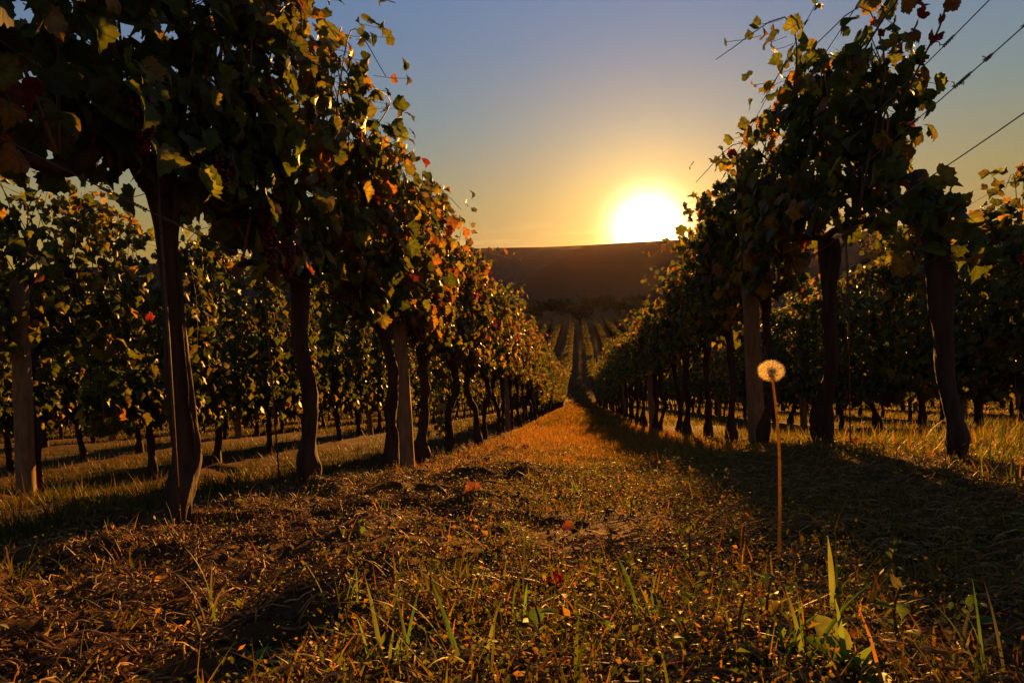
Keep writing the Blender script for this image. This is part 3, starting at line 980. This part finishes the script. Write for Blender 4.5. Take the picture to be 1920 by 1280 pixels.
# ------------------------------------------------------------------ ground cover
def blades(x, y, h, w, cols, r, lean=.5, bend=.6, fine=True, segs=3):
    N = len(x)
    z = H(x, y, fine) - .004
    az = r.uniform(0, 2 * np.pi, N); la = r.uniform(0, lean, N); bd = r.uniform(.1, bend, N)
    side = az + np.pi / 2 + r.normal(0, .4, N)
    t = np.linspace(0, 1, segs + 1)
    hz = h[:, None] * t * np.cos(la)[:, None] * (1 - .25 * bd[:, None] * t)
    ho = h[:, None] * (t * np.sin(la)[:, None] + bd[:, None] * t * t * .6)
    cx = x[:, None] + ho * np.cos(az)[:, None]; cy_ = y[:, None] + ho * np.sin(az)[:, None]; cz = z[:, None] + hz
    ww = (w[:, None] / 2) * np.array([.8, 1.0, .75, .45, .25])[:segs + 1][None]
    sx, sy = np.cos(side)[:, None] * ww, np.sin(side)[:, None] * ww
    Lf = np.stack([cx - sx, cy_ - sy, cz], -1)[:, :segs]; Rt = np.stack([cx + sx, cy_ + sy, cz], -1)[:, :segs]
    tip = np.stack([cx[:, -1], cy_[:, -1], cz[:, -1]], -1)[:, None]
    V = np.concatenate([Lf, Rt, tip], 1)
    nv = 2 * segs + 1
    b = (np.arange(N) * nv)[:, None]
    Q = np.concatenate([b + np.array([[i, segs + i, segs + i + 1, i + 1]]) for i in range(segs - 1)], 0) if segs > 1 else np.zeros((0, 4), int)
    T = b + np.array([[segs - 1, 2 * segs - 1, 2 * segs]])
    return V.reshape(-1, 3), Q, T, np.repeat(cols, nv, 0)


GR = np.array([[.045, .070, .006], [.070, .095, .008], [.12, .10, .010], [.17, .11, .014], [.22, .12, .022], [.15, .07, .018]])


def gcols(N, p, r):
    return GR[r.choice(6, N, p=np.array(p) / sum(p))] * r.uniform(.7, 1.3, (N, 1)) * [1.15, .92, .8]


def row_dist(x):
    k = (np.abs(x - OX) - X0) / SP
    return np.abs(k - np.round(k)) * SP


def scatter(N, x0, x1, y0, y1, r, dens):
    """N points biased towards the camera, kept where dens(x,y) > random"""
    u = r.random(N)
    y = y0 * (y1 / y0) ** u
    x = r.uniform(-1, 1, N)
    x = np.where(True, x * np.minimum(np.maximum(abs(x0), abs(x1)), y * 1.05 + .5), 0)
    k = (x >= x0) & (x <= x1) & (r.random(N) < dens(x, y))
    return x[k], y[k]


def lane_veg(x, y):                                  # how green the path is: bare and cloddy on its left
    c = np.clip((x + .62 + .10 * y * 0) / .6, .10, 1)
    n = fbm(x * 2.3 + 5, y * 2.3, 61, 3)
    v = c * np.clip((n - .28) * 3.2, .08, 1)
    return np.where(np.abs(x) < 1.3, v, 0)


def build_cover():
    r = np.random.default_rng(99)
    A = Acc()
    # short weeds and grass on the path
    x, y = scatter(110000, -1.3, 1.5, .42, 9, r, lane_veg)
    h = r.gamma(2.5, .008, len(x)) + .006
    A.add(*blades(x, y, h, r.uniform(.0012, .0032, len(x)), gcols(len(x), (.18, .16, .14, .18, .22, .12), r), r, 1.2, 1.2))
    # tufts of longer grass on the path
    tx, ty = scatter(420, -1.2, 1.4, .5, 9, r, lane_veg)
    m = 16
    x = np.repeat(tx, m) + r.normal(0, .018, len(tx) * m); y = np.repeat(ty, m) + r.normal(0, .018, len(tx) * m)
    h = r.uniform(.02, .075, len(x)) * np.repeat(r.uniform(.6, 1.3, len(tx)), m)
    A.add(*blades(x, y, h, r.uniform(.0015, .0035, len(x)), gcols(len(x), (.38, .32, .2, .06, .04, 0), r) * 1.15, r, .7, .8))
    # grass between the other rows and under the vines
    def between(x, y):
        d = row_dist(x)
        lane = np.abs(x) < .95
        n = fbm(x * 1.6, y * 1.6, 71, 3)
        return np.where(lane, 0, np.clip((n - .25) * 2.6, .05, 1) * np.clip(.30 + d * 1.2, 0, 1))
    x, y = scatter(150000, -12, 12, 1.0, 14, r, between)
    h = (r.gamma(4.0, .013, len(x)) + .012) * np.clip(.45 + y * .09 + (np.abs(x) > 1.5) * .3, .4, 1.2)
    A.add(*blades(x, y, h, r.uniform(.002, .0045, len(x)) * (1 + y / 12), gcols(len(x), (.30, .28, .22, .10, .08, .02), r) * np.where(x < 0, [.55], [1.15]).reshape(-1, 1), r, .5, .7))  # colour darkened left of the path for shade, brightened right for sunlight
    x, y = scatter(110000, -30, 30, 12, 60, r, lambda x, y: np.where(row_dist(x) < .2, .3, 1))
    h = r.uniform(.05, .13, len(x)); sd_ = np.where(x < 0, .6, 1.2).reshape(-1, 1)  # the same painted shade left and sunlight right for farther blades
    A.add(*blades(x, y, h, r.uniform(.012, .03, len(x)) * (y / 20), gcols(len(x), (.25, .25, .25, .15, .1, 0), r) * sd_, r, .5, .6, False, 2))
    x, y = scatter(80000, -1.1, 1.1, 3, 45, r, lambda x, y: np.clip((y - 3) / 5, 0, .9))
    h = r.uniform(.03, .09, len(x))
    A.add(*blades(x, y, h, r.uniform(.006, .014, len(x)) * (y / 14), gcols(len(x), (.05, .06, .14, .24, .33, .2), r) * 1.3, r, .6, .6, False, 2))  # sunlit strip of the path painted in by brighter, golden blades
    o = link('grass', A.mesh('grass', M_GRASS, smooth=False))
    tag(o, 'short grass growing on the path and between the vine rows', 'grass', kind='stuff')

    # tiny round and pointed leaves of low weeds
    B = Acc()
    x, y = scatter(170000, -1.2, 1.6, .42, 7, r, lambda a, b: lane_veg(a, b) * .9 + .04)
    N = len(x); z = H(x, y) + r.gamma(2., .010, N)
    s = r.uniform(.003, .0085, N) * np.clip(.55 + y * .25, .6, 1.6) * np.where(r.random(N) < .07, 2.1, 1)
    d = unit(r, N); d[:, 2] = np.abs(d[:, 2]) * .5
    nr = unit(r, N); nr[:, 2] = np.abs(nr[:, 2]) + .4
    sd = np.cross(d, nr); sd /= np.linalg.norm(sd, axis=1)[:, None]; d /= np.linalg.norm(d, axis=1)[:, None]
    p = np.stack([x, y, z], -1); up = np.cross(sd, d)
    w = r.uniform(.16, .42, N)
    V = np.stack([p, p + (d * .45 + sd * w[:, None] + up * .12) * s[:, None], p + d * s[:, None] * 1.1 + up * (s * r.uniform(-.3, .3, N))[:, None], p + (d * .45 - sd * w[:, None] + up * .12) * s[:, None]], 1).reshape(-1, 3)
    b = (np.arange(N) * 4)[:, None]
    T = np.concatenate([b + [[0, 1, 2]], b + [[0, 2, 3]]], 0)
    B.add(V, None, T, np.repeat(gcols(N, (.34, .30, .18, .10, .08, 0), r) * 1.25, 4, 0))
    o = link('ground_cover', B.mesh('ground_cover', M_WEED, smooth=False))
    tag(o, 'tiny leaves of low weeds covering the middle of the path', 'ground cover', kind='stuff')

    # dry straw, roots and fibres lying on the soil
    S = Acc()
    x, y = scatter(90000, -1.7, 1.9, .42, 10, r, lambda x, y: np.clip(.9 - .35 * x, .3, 1) * np.clip((fbm(x * 3, y * 3, 88, 2) - .2) * 2.2, .15, 1))
    N = len(x); seg = 5
    L_ = r.gamma(2.2, .016, N) + .01
    az = r.normal(0.1, .75, N) + np.pi * (r.random(N) < .5)
    curv = r.normal(0, 1.6, N)
    t = np.linspace(-.5, .5, seg)
    ang = az[:, None] + curv[:, None] * t
    cx = x[:, None] + np.cumsum(np.cos(ang), 1) * L_[:, None] / seg; cy_ = y[:, None] + np.cumsum(np.sin(ang), 1) * L_[:, None] / seg
    cz = H(cx, cy_) + .003 + r.uniform(0, .012, (N, 1)) * (1 - (2 * t) ** 2)[None] + r.uniform(0, .007, (N, 1))
    w = r.uniform(.0007, .0017, N)[:, None]
    C0 = np.stack([cx, cy_, cz], -1)
    px_, py_ = -np.sin(ang) * w, np.cos(ang) * w
    a = C0 + np.stack([px_, py_, -w * .6 + 0 * px_], -1); bq = C0 + np.stack([-px_, -py_, -w * .6 + 0 * px_], -1); cq = C0 + np.array([0, 0, 1.]) * w[..., None]
    V = np.concatenate([a, bq, cq], 1)
    b = (np.arange(N) * 3 * seg)[:, None]
    Q = []
    for i in range(seg - 1):
        for u, v in ((0, 1), (1, 2), (2, 0)):
            Q.append(b + [[u * seg + i, v * seg + i, v * seg + i + 1, u * seg + i + 1]])
    pal = np.array([[.32, .17, .05], [.22, .10, .03], [.42, .25, .09], [.10, .045, .015]])
    S.add(V.reshape(-1, 3), np.concatenate(Q, 0), None, np.repeat(pal[r.choice(4, N, p=[.35, .3, .12, .23])], 3 * seg, 0))
    o = link('dry_straw', S.mesh('dry_straw', M_STRAW, smooth=False))
    tag(o, 'dry straw, roots and twigs scattered over the tilled soil', 'straw', kind='stuff')

    # soil crumbs
    K = Acc()
    x, y = scatter(5200, -1.8, 1.8, .42, 8, r, lambda x, y: np.clip(.8 - .5 * x, .2, 1))
    t_ = (1 + 5 ** .5) / 2
    iv = np.array([(-1, t_, 0), (1, t_, 0), (-1, -t_, 0), (1, -t_, 0), (0, -1, t_), (0, 1, t_), (0, -1, -t_), (0, 1, -t_), (t_, 0, -1), (t_, 0, 1), (-t_, 0, -1), (-t_, 0, 1)], float); iv /= np.linalg.norm(iv[0])
    it = np.array([(0, 11, 5), (0, 5, 1), (0, 1, 7), (0, 7, 10), (0, 10, 11), (1, 5, 9), (5, 11, 4), (11, 10, 2), (10, 7, 6), (7, 1, 8), (3, 9, 4), (3, 4, 2), (3, 2, 6), (3, 6, 8), (3, 8, 9), (4, 9, 5), (2, 4, 11), (6, 2, 10), (8, 6, 7), (9, 8, 1)])
    N = len(x); s = np.minimum(r.gamma(2., .0026, N) + .002, .010)
    V = iv[None] * r.uniform(.6, 1.3, (N, 12, 1)) * s[:, None, None] * r.uniform(.6, 1.2, (N, 1, 3))
    V = V + np.stack([x, y, H(x, y) + s * .25], -1)[:, None]
    T = (it[None] + (np.arange(N) * 12)[:, None, None]).reshape(-1, 3)
    K.add(V.reshape(-1, 3), None, T)
    o = link('soil_crumbs', K.mesh('soil_crumbs', M_CLOD, smooth=False, cols=False))
    tag(o, 'crumbled clods of brown soil on the left of the path', 'soil', kind='stuff')


build_cover()


# ------------------------------------------------------------------ single plants of the foreground
def blade_plant(seed, n, hmin, hmax, w, cols, spread=.02, lean=.35):
    """grass tuft: each long folded blade is tapered and arched"""
    r = np.random.default_rng(seed); A = Acc(); K = 9
    for i in range(n):
        h = r.uniform(hmin, hmax); az = r.uniform(0, 6.28); la = r.uniform(.02, lean); bd = r.uniform(.05, .7) * lean * 2
        t = np.linspace(0, 1, K)
        ho = h * (t * math.sin(la) + bd * t ** 2.4 * .7); hz = h * (t * math.cos(la) - bd * t ** 3 * .35)
        bx, by = r.normal(0, spread, 2)
        c = np.stack([bx + ho * math.cos(az), by + ho * math.sin(az), hz - .01], -1)
        ww = w * r.uniform(.6, 1.1) * np.interp(t, [0, .3, .7, 1], [.55, 1, .7, .03]) / 2
        s = az + math.pi / 2 + r.normal(0, .5)
        sv = np.array([math.cos(s), math.sin(s), 0])
        V = np.concatenate([c - sv * ww[:, None] + [0, 0, 1] * ww[:, None] * .5, c, c + sv * ww[:, None] + [0, 0, 1] * ww[:, None] * .5], 0)
        Q = [[a * K + j, (a + 1) * K + j, (a + 1) * K + j + 1, a * K + j + 1] for a in (0, 1) for j in range(K - 1)]
        A.add(V, np.array(Q), None, np.array(cols[r.integers(len(cols))]) * r.uniform(.8, 1.2))
    return A


def broad_plant(seed, n, L_, wd, cols, stem=.0, lob=0.0, tilt=(.3, 1.2)):
    """weed with wide stalked leaves, from a short upright stem"""
    r = np.random.default_rng(seed); A = Acc(); K = 9
    if stem: A.add(*tube(smooth_path([(0, 0, -.01), (.006, .003, stem * .5), (0, .004, stem)], 8), np.linspace(.002, .001, 8), 6), col=(.10, .07, .025))
    for i in range(n):
        f = i / max(1, n - 1)
        az = i * 2.4 + r.uniform(-.4, .4); el = r.uniform(*tilt); l = L_ * r.uniform(.65, 1.15) * (1 - .45 * f * (stem > 0))
        o = np.array([0, 0, stem * f * .95])
        d = np.array([math.cos(az) * math.cos(el), math.sin(az) * math.cos(el), math.sin(el)])
        s = np.array([-math.sin(az), math.cos(az), 0]); u = np.cross(s, d) * -1
        t = np.linspace(0, 1, K)
        wv = wd * l * np.interp(t, [0, .18, .3, .5, .75, .92, 1], [.03, .05, .6, 1, .85, .4, 0.01]) * (1 + lob * np.where(np.arange(K) % 2, 1, -1)) / 2
        c = o + d * (t * l)[:, None] + np.array([0, 0, -1]) * (t ** 2 * l * r.uniform(.1, .5))[:, None]
        nl = u * (np.abs(wv) * .35)[:, None]
        V = np.concatenate([c - s * wv[:, None] + nl, c, c + s * wv[:, None] + nl], 0)
        Q = [[a * K + j, (a + 1) * K + j, (a + 1) * K + j + 1, a * K + j + 1] for a in (0, 1) for j in range(K - 1)]
        A.add(V, np.array(Q), None, np.array(cols[r.integers(len(cols))]) * r.uniform(.8, 1.25))
    return A


GB = [(.09, .16, .018), (.13, .19, .022), (.16, .18, .03)]
DRY = [(.15, .12, .045), (.13, .09, .03), (.11, .10, .03)]


def put(name, A, mat, px, py, label, cat, group=None, rot=0, dz=0):
    p = ground_hit(px, py)
    o = link(name, A.mesh(name, mat, smooth=True), loc=Vector((p[0], p[1], float(H(p[0], p[1])) + dz)))
    o.rotation_euler = (0, 0, rot)
    tag(o, label, cat, group)
    return o


GT = 'tufts of longer grass in the foreground'
put('grass_tuft', blade_plant(1, 9, .05, .13, .0035, GB + DRY, .012), M_GRASS, 392, 1180, 'thin pale grass tuft on bare soil, left foreground', 'grass tuft', GT)
put('grass_tuft', blade_plant(2, 6, .05, .10, .0045, GB, .01), M_GRASS, 640, 1150, 'small green grass tuft left of the orange dried weeds', 'grass tuft', GT)
put('grass_tuft', blade_plant(3, 9, .05, .11, .005, GB, .014), M_GRASS, 740, 1262, 'green grass tuft at the bottom edge, left of centre', 'grass tuft', GT)
put('grass_tuft', blade_plant(4, 7, .05, .10, .005, GB, .014, .6), M_GRASS, 880, 1275, 'arching grass tuft at the bottom centre of the photo', 'grass tuft', GT)
put('grass_tuft', blade_plant(5, 7, .04, .08, .0045, GB, .012), M_GRASS, 960, 1170, 'short green grass tuft left of the red leaf', 'grass tuft', GT)
put('grass_tuft', blade_plant(6, 8, .05, .10, .0045, GB, .014), M_GRASS, 1225, 1190, 'green grass tuft right of the red leaf', 'grass tuft', GT)
put('grass_tuft', blade_plant(7, 3, .09, .12, .007, GB, .008, .12), M_GRASS, 1568, 1160, 'tall upright grass blades right of the dandelion stem, against dark shade', 'grass tuft', GT)
put('grass_tuft', blade_plant(8, 6, .06, .12, .007, GB, .014, .4), M_GRASS, 1535, 1255, 'broad bladed grass tuft under the dandelion, at the bottom edge', 'grass tuft', GT)
put('grass_tuft', blade_plant(9, 7, .03, .06, .003, DRY, .014, .5), M_GRASS, 1360, 1000, 'dry orange grass tuft at the edge of the shade beside the dandelion', 'grass tuft', GT)
put('grass_tuft', blade_plant(10, 7, .05, .09, .0035, GB + DRY, .016, .4), M_GRASS, 1860, 1270, 'dim grass tuft in the bottom right corner', 'grass tuft', GT)
put('grass_tuft', blade_plant(11, 6, .04, .08, .003, DRY, .016, .6), M_GRASS, 150, 1240, 'dry grass tuft in the bottom left corner', 'grass tuft', GT)
put('grass_tuft', blade_plant(12, 6, .06, .12, .0035, GB, .01, .25), M_GRASS, 1080, 930, 'thin green grass tuft farther up the lit path', 'grass tuft', GT)
GWD = 'broad leaved weeds in the foreground'
put('broadleaf_weed', broad_plant(1, 7, .055, .55, GB, 0, .05), M_WEED, 1600, 1272, 'wide green weed leaves under the tall grass blades, bottom right', 'weed', GWD)
put('broadleaf_weed', broad_plant(2, 9, .030, .5, GB, .075, .0), M_WEED, 1675, 1130, 'upright leafy weed rising into the dark, right of the dandelion', 'weed', GWD)
put('broadleaf_weed', broad_plant(3, 8, .032, .5, GB, .02, .06), M_WEED, 1375, 1125, 'bright green weed left of the dandelion foot', 'weed', GWD)
put('broadleaf_weed', broad_plant(4, 7, .035, .55, GB, .0, .05), M_WEED, 1365, 1262, 'green weed at the bottom edge left of the dandelion', 'weed', GWD)
put('broadleaf_weed', broad_plant(5, 7, .030, .45, GB, .01, .05), M_WEED, 1060, 910, 'pale green weed farther up the middle of the path', 'weed', GWD)
put('broadleaf_weed', broad_plant(6, 8, .035, .3, GB, .03, .0), M_WEED, 1000, 1040, 'slender leaved weed behind the red leaf', 'weed', GWD)
put('broadleaf_weed', broad_plant(7, 8, .022, .5, [(.13, .11, .02), (.15, .11, .03)], .045, 0), M_WEED, 800, 1130, 'orange tinted weed with curled leaves in the centre left foreground', 'weed', GWD)
put('broadleaf_weed', broad_plant(8, 8, .030, .55, GB, .01, .06), M_WEED, 1200, 1275, 'low green weed at the bottom edge right of centre', 'weed', GWD)
put('broadleaf_weed', broad_plant(9, 9, .026, .4, GB + DRY, .05, 0), M_WEED, 1780, 1245, 'dim weed near the bottom right corner, half in shade', 'weed', GWD)
put('broadleaf_weed', broad_plant(10, 6, .03, .4, GB, .0, .05), M_WEED, 470, 1245, 'low weed with narrow leaves on the soil, bottom left', 'weed', GWD)


def fallen(seed, size, col):
    r = np.random.default_rng(seed)
    V, T, C = leaves(np.zeros((1, 3)), np.array([[.4, .2, .8]]) if seed < 2 else unit(r, 1) * [1, 1, .4], np.array([[.2, -1, .3]]) if seed < 2 else np.array([[0, -.5, 1.]]), np.array([size]), 0, np.array([col]), r)
    return Acc().add(V, None, T, C)


put('fallen_leaf', fallen(1, .019, (.12, .006, .005)), M_LEAF, 1040, 1105, 'bright red leaf standing in the grass at the centre foreground', 'leaf', 'fallen vine leaves', dz=.012)
for i, (px, py, c, l) in enumerate([(305, 1100, (.28, .16, .03), 'yellow leaf on the bare soil, left foreground'), (1065, 1000, (.16, .04, .015), 'small red leaf behind the bright red one'),
                                    (500, 850, (.25, .09, .02), 'orange leaf lying under the left row between two trunks'), (1365, 1180, (.22, .10, .02), 'orange leaf in the weeds left of the dandelion foot'),
                                    (1600, 835, (.16, .03, .015), 'red leaf on the sunlit grass right of the dandelion'), (890, 925, (.18, .06, .015), 'rusty leaf on the left edge of the path'),
                                    (1610, 1230, (.22, .10, .02), 'small orange leaf beside the wide weed leaves')]):
    put('fallen_leaf', fallen(10 + i, .018 if py > 950 else .035, c), M_LEAF, px, py, l, 'leaf', 'fallen vine leaves', dz=.012)


# more small weeds of the lit middle, each a plant of its own
wr = random.Random(21)
WSPOTS = [(1185, 1075, 'small green weed between the red leaf and the dandelion foot'),
          (1290, 1060, 'green weed with narrow leaves just left of the dandelion shade'), (950, 1000, 'small weed on the path, above and left of the red leaf'),
          (1300, 1150, 'leafy green weed left of the orange leaf in the grass'), (1440, 1180, 'low weed right below the dandelion foot'),
          (1490, 1130, 'small weed right beside the dandelion foot'), (1120, 1180, 'round leaved weed right below the red leaf'),
          (905, 1100, 'small weed on the brown soil left of the red leaf'), (1010, 1230, 'green weed under the red leaf near the bottom edge'),
          (1180, 960, 'green weed at the right side of the golden strip'),
          (680, 1040, 'lone green weed on the cloddy left side of the path'), (570, 1080, 'thin weed on the bare soil below the second trunk'),
          (1395, 1215, 'bright weed at the bottom, below the orange leaf'), (1470, 1240, 'bright weed left of the wide weed leaves'),
          (1285, 1235, 'bright green weed near the bottom edge, right of centre'), (1330, 1080, 'small bright weed at the left edge of the dandelion shade'),
          (1560, 1215, 'bright weed at the foot of the tall upright blades'), (1150, 1240, 'leafy weed at the bottom edge under the red leaf'),
          (1690, 1200, 'weed at the edge of the deep shade, lower right'), (1820, 1200, 'weed in the shade near the right edge')]
for i, (px, py, l) in enumerate(WSPOTS):
    put('broadleaf_weed', broad_plant(60 + i, wr.randint(6, 10), wr.uniform(.022, .040), wr.uniform(.35, .6), GB + [(.15, .12, .02)], wr.choice([.02, .035, .055]), wr.choice([0, .05])),
        M_WEED, px, py, l, 'weed', GWD, wr.uniform(0, 6))

# suckers with pale leaves at the foot of one trunk of the left row
def suckers():
    r = np.random.default_rng(44)
    near = min((o for o in scene.objects if o.name.startswith('grapevine')), key=lambda o: (o.location.x - XL) ** 2 * 9 + (o.location.y - 5.8) ** 2)
    n = 60
    P = np.stack([r.normal(.10, .06, n), r.normal(0, .07, n), r.uniform(.15, .85, n)], -1)
    V, T, C = leaves(P, unit(r, n) * .6 + [0, 0, -.8], unit(r, n) + [1, -.4, .3], .042 * r.uniform(.6, 1.2, n), 1, leaf_colors(n, (.5, .5, 0, 0), r) * 1.2, r)
    A = Acc().add(V, None, T, C)
    for k in range(4):
        p = smooth_path([(0.03, 0, .05), (.08, r.normal(0, .05), .4), (.12, r.normal(0, .06), .8)], 8)
        A.add(*tube(p, [.003] * 8, 4), col=(.1, .06, .02))
    link('sucker_shoot', A.mesh('sucker_shoot', M_LEAF, smooth=False), near)


suckers()


# ------------------------------------------------------------------ dandelion clock
def dandelion():
    base = ground_hit(1460, 1062)
    D = base[1]
    pts = [base, at_depth(1462, 960, D), at_depth(1461, 850, D), at_depth(1455, 765, D), at_depth(1446, 695, D)]
    b = Vector((base[0], base[1], float(H(base[0], base[1]))))
    e = link('dandelion', None, loc=b); e.empty_display_size = .05
    tag(e, 'glowing dandelion seed head on a long bare stem, in front of dark vines', 'dandelion')
    P = smooth_path([np.array(p) - np.array(b) for p in pts], 30); P[0, 2] -= .01
    mst = leaf_mat('dandelion_stem', .45, .4, 1.0, 1.5, 200)
    link('stem', Acc().add(*tube(P, np.linspace(.0027, .0017, 30), 12, .10, 2), col=(.42, .27, .05)).mesh('stem', mst), e)
    c = P[-1]
    r = np.random.default_rng(8)
    core = Acc()
    t = np.linspace(0, np.pi, 12)
    core.add(*tube([tuple(c + [0, 0, -.0062 * math.cos(q)]) for q in t], [max(.0004, .0058 * math.sin(q)) for q in t], 14, .12, 4, closed_ends=False), col=(.07, .04, .015)) if False else None
    V, Q, T = tube([c + np.array([0, 0, -.0062 * math.cos(q)]) for q in t], [max(.0004, .0058 * math.sin(q)) for q in t], 14, .12, 4)
    core.add(V, Q, T, (.07, .04, .015))
    for i in range(10):                              # bracts folded back under the head
        a = i * .628; d = np.array([math.cos(a), math.sin(a), 0])
        core.add(*tube([c - [0, 0, .005], c + d * .004 - [0, 0, .008], c + d * .005 - [0, 0, .014]], [.0009, .0011, .0003], 5), col=(.12, .08, .03))
    link('receptacle', core.mesh('receptacle', M_WEED), e)
    mp, nt, N, L = nodes_of('pappus')
    out = N('ShaderNodeOutputMaterial'); df = N('ShaderNodeBsdfDiffuse'); tr = N('ShaderNodeBsdfTranslucent'); mx = N('ShaderNodeMixShader')
    df.inputs[0].default_value = (.9, .75, .45, 1); tr.inputs[0].default_value = (1.0, .85, .45, 1); mx.inputs[0].default_value = .7
    L(df.outputs[0], mx.inputs[1]); L(tr.outputs[0], mx.inputs[2]); L(mx.outputs[0], out.inputs[0])
    A = Acc()
    n = 230; ga = math.pi * (3 - 5 ** .5)
    for i in range(n):
        zz = 1 - 2 * (i + .5) / n
        if zz < -.93: continue
        q = math.sqrt(1 - zz * zz); d = np.array([q * math.cos(ga * i), q * math.sin(ga * i), zz])
        d = d + r.normal(0, .04, 3); d /= np.linalg.norm(d)
        R0, R1 = .0055, .0165
        u = np.cross(d, [.3, .5, .8]); u /= np.linalg.norm(u); w = np.cross(d, u)
        tip = c + d * R1 * r.uniform(.9, 1.06)
        if r.random() < .06: continue
        A.add(*tube([c + d * R0, tip], [.00010, .00010], 3, closed_ends=False)[:2], col=(1, 1, 1))
        A.add(*tube([c + d * R0, c + d * (R0 + .0028)], [.0005, .0003], 4, closed_ends=False)[:2], col=(1, 1, 1))
        for j in range(15):
            a = j * 2 * math.pi / 15 + r.uniform(-.1, .1); k = r.uniform(.8, 1.1)
            hd = (u * math.cos(a) + w * math.sin(a)) * .0050 * k + d * r.uniform(.0025, .0052) * k
            sv = np.cross(hd, d); sv /= np.linalg.norm(sv)
            V = np.array([tip - sv * .00010, tip + sv * .00010, tip + hd])
            A.add(V, None, np.array([[0, 1, 2]]))
    for v_ in A.V: v_[:, 2] = c[2] + (v_[:, 2] - c[2]) * .86
    link('seed_head', A.mesh('seed_head', mp, smooth=False, cols=False), e)


dandelion()


# ------------------------------------------------------------------ distant trees
def tree_protos():
    ps = []
    for s in range(4):
        r = np.random.default_rng(900 + s)
        h = 1.0
        blobs = np.column_stack([r.normal(0, .30, 26), r.normal(0, .30, 26), r.uniform(.28, .92, 26)])
        n = 90
        P = np.repeat(blobs, n, 0); rad = np.repeat(r.uniform(.10, .22, 26), n)
        v = unit(r, len(P)); P = P + v * (rad * r.uniform(.6, 1.05, len(P)))[:, None]
        keep = P[:, 2] > .12
        P, v = P[keep], v[keep]; N = len(P)
        V, T, C = leaves(P, unit(r, N), v + .6 * unit(r, N), r.uniform(.02, .042, N), 2, np.array([.045, .055, .018]) * r.uniform(.6, 1.4, (N, 1)), r)
        cm = Acc().add(V, None, T, C).mesh('crown', M_TREE, smooth=False)
        a = Acc().add(*tube([(0, 0, -.1), (.01, .02, .3), (.0, 0, .6)], [.035, .028, .012], 8, .15, s))
        for q in range(5):
            t_ = blobs[q * 5]; a.add(*tube([(0, 0, .25 + q * .05), tuple(t_ * [.5, .5, 1] - [0, 0, .08]), tuple(t_)], [.014, .009, .003], 5))
        ps.append((a.mesh('trunk', M_BARK, cols=False), cm))
    return ps


tps = tree_protos()
TG = 'bushy trees at the foot of the opposite hill'
LK = ['round dark tree', 'wide dark bush', 'low spreading bush', 'dark bushy tree', 'small dark tree']
tr_ = random.Random(3)
spots = []
for i in range(16):
    px = 905 + i * 23 + tr_.uniform(-6, 6)
    spots.append((px, tr_.uniform(150, 215), tr_.uniform(3.0, 5.5)))
for i, (px, Y, h) in enumerate(spots):
    p = at_depth(px, 590, Y)
    o = link('distant_tree', None, loc=Vector((p[0], Y, float(H(p[0], Y, False)))))
    o.scale = (h * 1.25, h * 1.25, h); o.rotation_euler = (0, 0, tr_.uniform(0, 6))
    tag(o, f'{LK[i % 5]} at the foot of the far hill, number {i + 1} of the sixteen from the left' if False else f'{LK[i % 5]} at the foot of the far hill, {(ORD + ["tenth", "eleventh", "twelfth", "thirteenth", "fourteenth", "fifteenth", "sixteenth"])[i]} from the left', 'tree', TG)
    tm, cm = tps[i % 4]; link('trunk', tm, o); link('crown', cm, o)
for px, Y, h, lab in ((1668, 300, 19, 'big round tree on the skyline right of the tall vine'),):
    p = at_depth(px, 500, Y)
    o = link('distant_tree', None, loc=Vector((p[0], Y, float(H(p[0], Y, False)) - 1)))
    o.scale = (h * .9, h * .9, float(at_depth(px, 418, Y)[2] - H(p[0], Y, False)) * 1.0)
    tag(o, lab, 'tree'); tm, cm = tps[1]; link('trunk', tm, o); link('crown', cm, o)


# ------------------------------------------------------------------ evening haze
def haze():
    x, y0, y1, z0, z1 = 2600, -420, 2560, -80, 110
    V = [(a, b, c) for c in (z0, z1) for a, b in ((-x, y0), (x, y0), (x, y1), (-x, y1))]
    F = [[(0, 3, 2, 1), (4, 5, 6, 7), (0, 1, 5, 4), (1, 2, 6, 5), (2, 3, 7, 6), (3, 0, 4, 7)]]
    m, nt, N, L = nodes_of('evening_haze')
    out = N('ShaderNodeOutputMaterial'); v = N('ShaderNodeVolumePrincipled')
    v.inputs['Color'].default_value = (1.0, .68, .28, 1); v.inputs['Density'].default_value = HAZE
    v.inputs['Anisotropy'].default_value = .75
    L(v.outputs[0], out.inputs['Volume'])
    o = link('haze', mesh('haze', V, F, m)); tag(o, 'thin golden evening haze over the valley', 'haze', kind='stuff')


HAZE = 0.000009
haze()
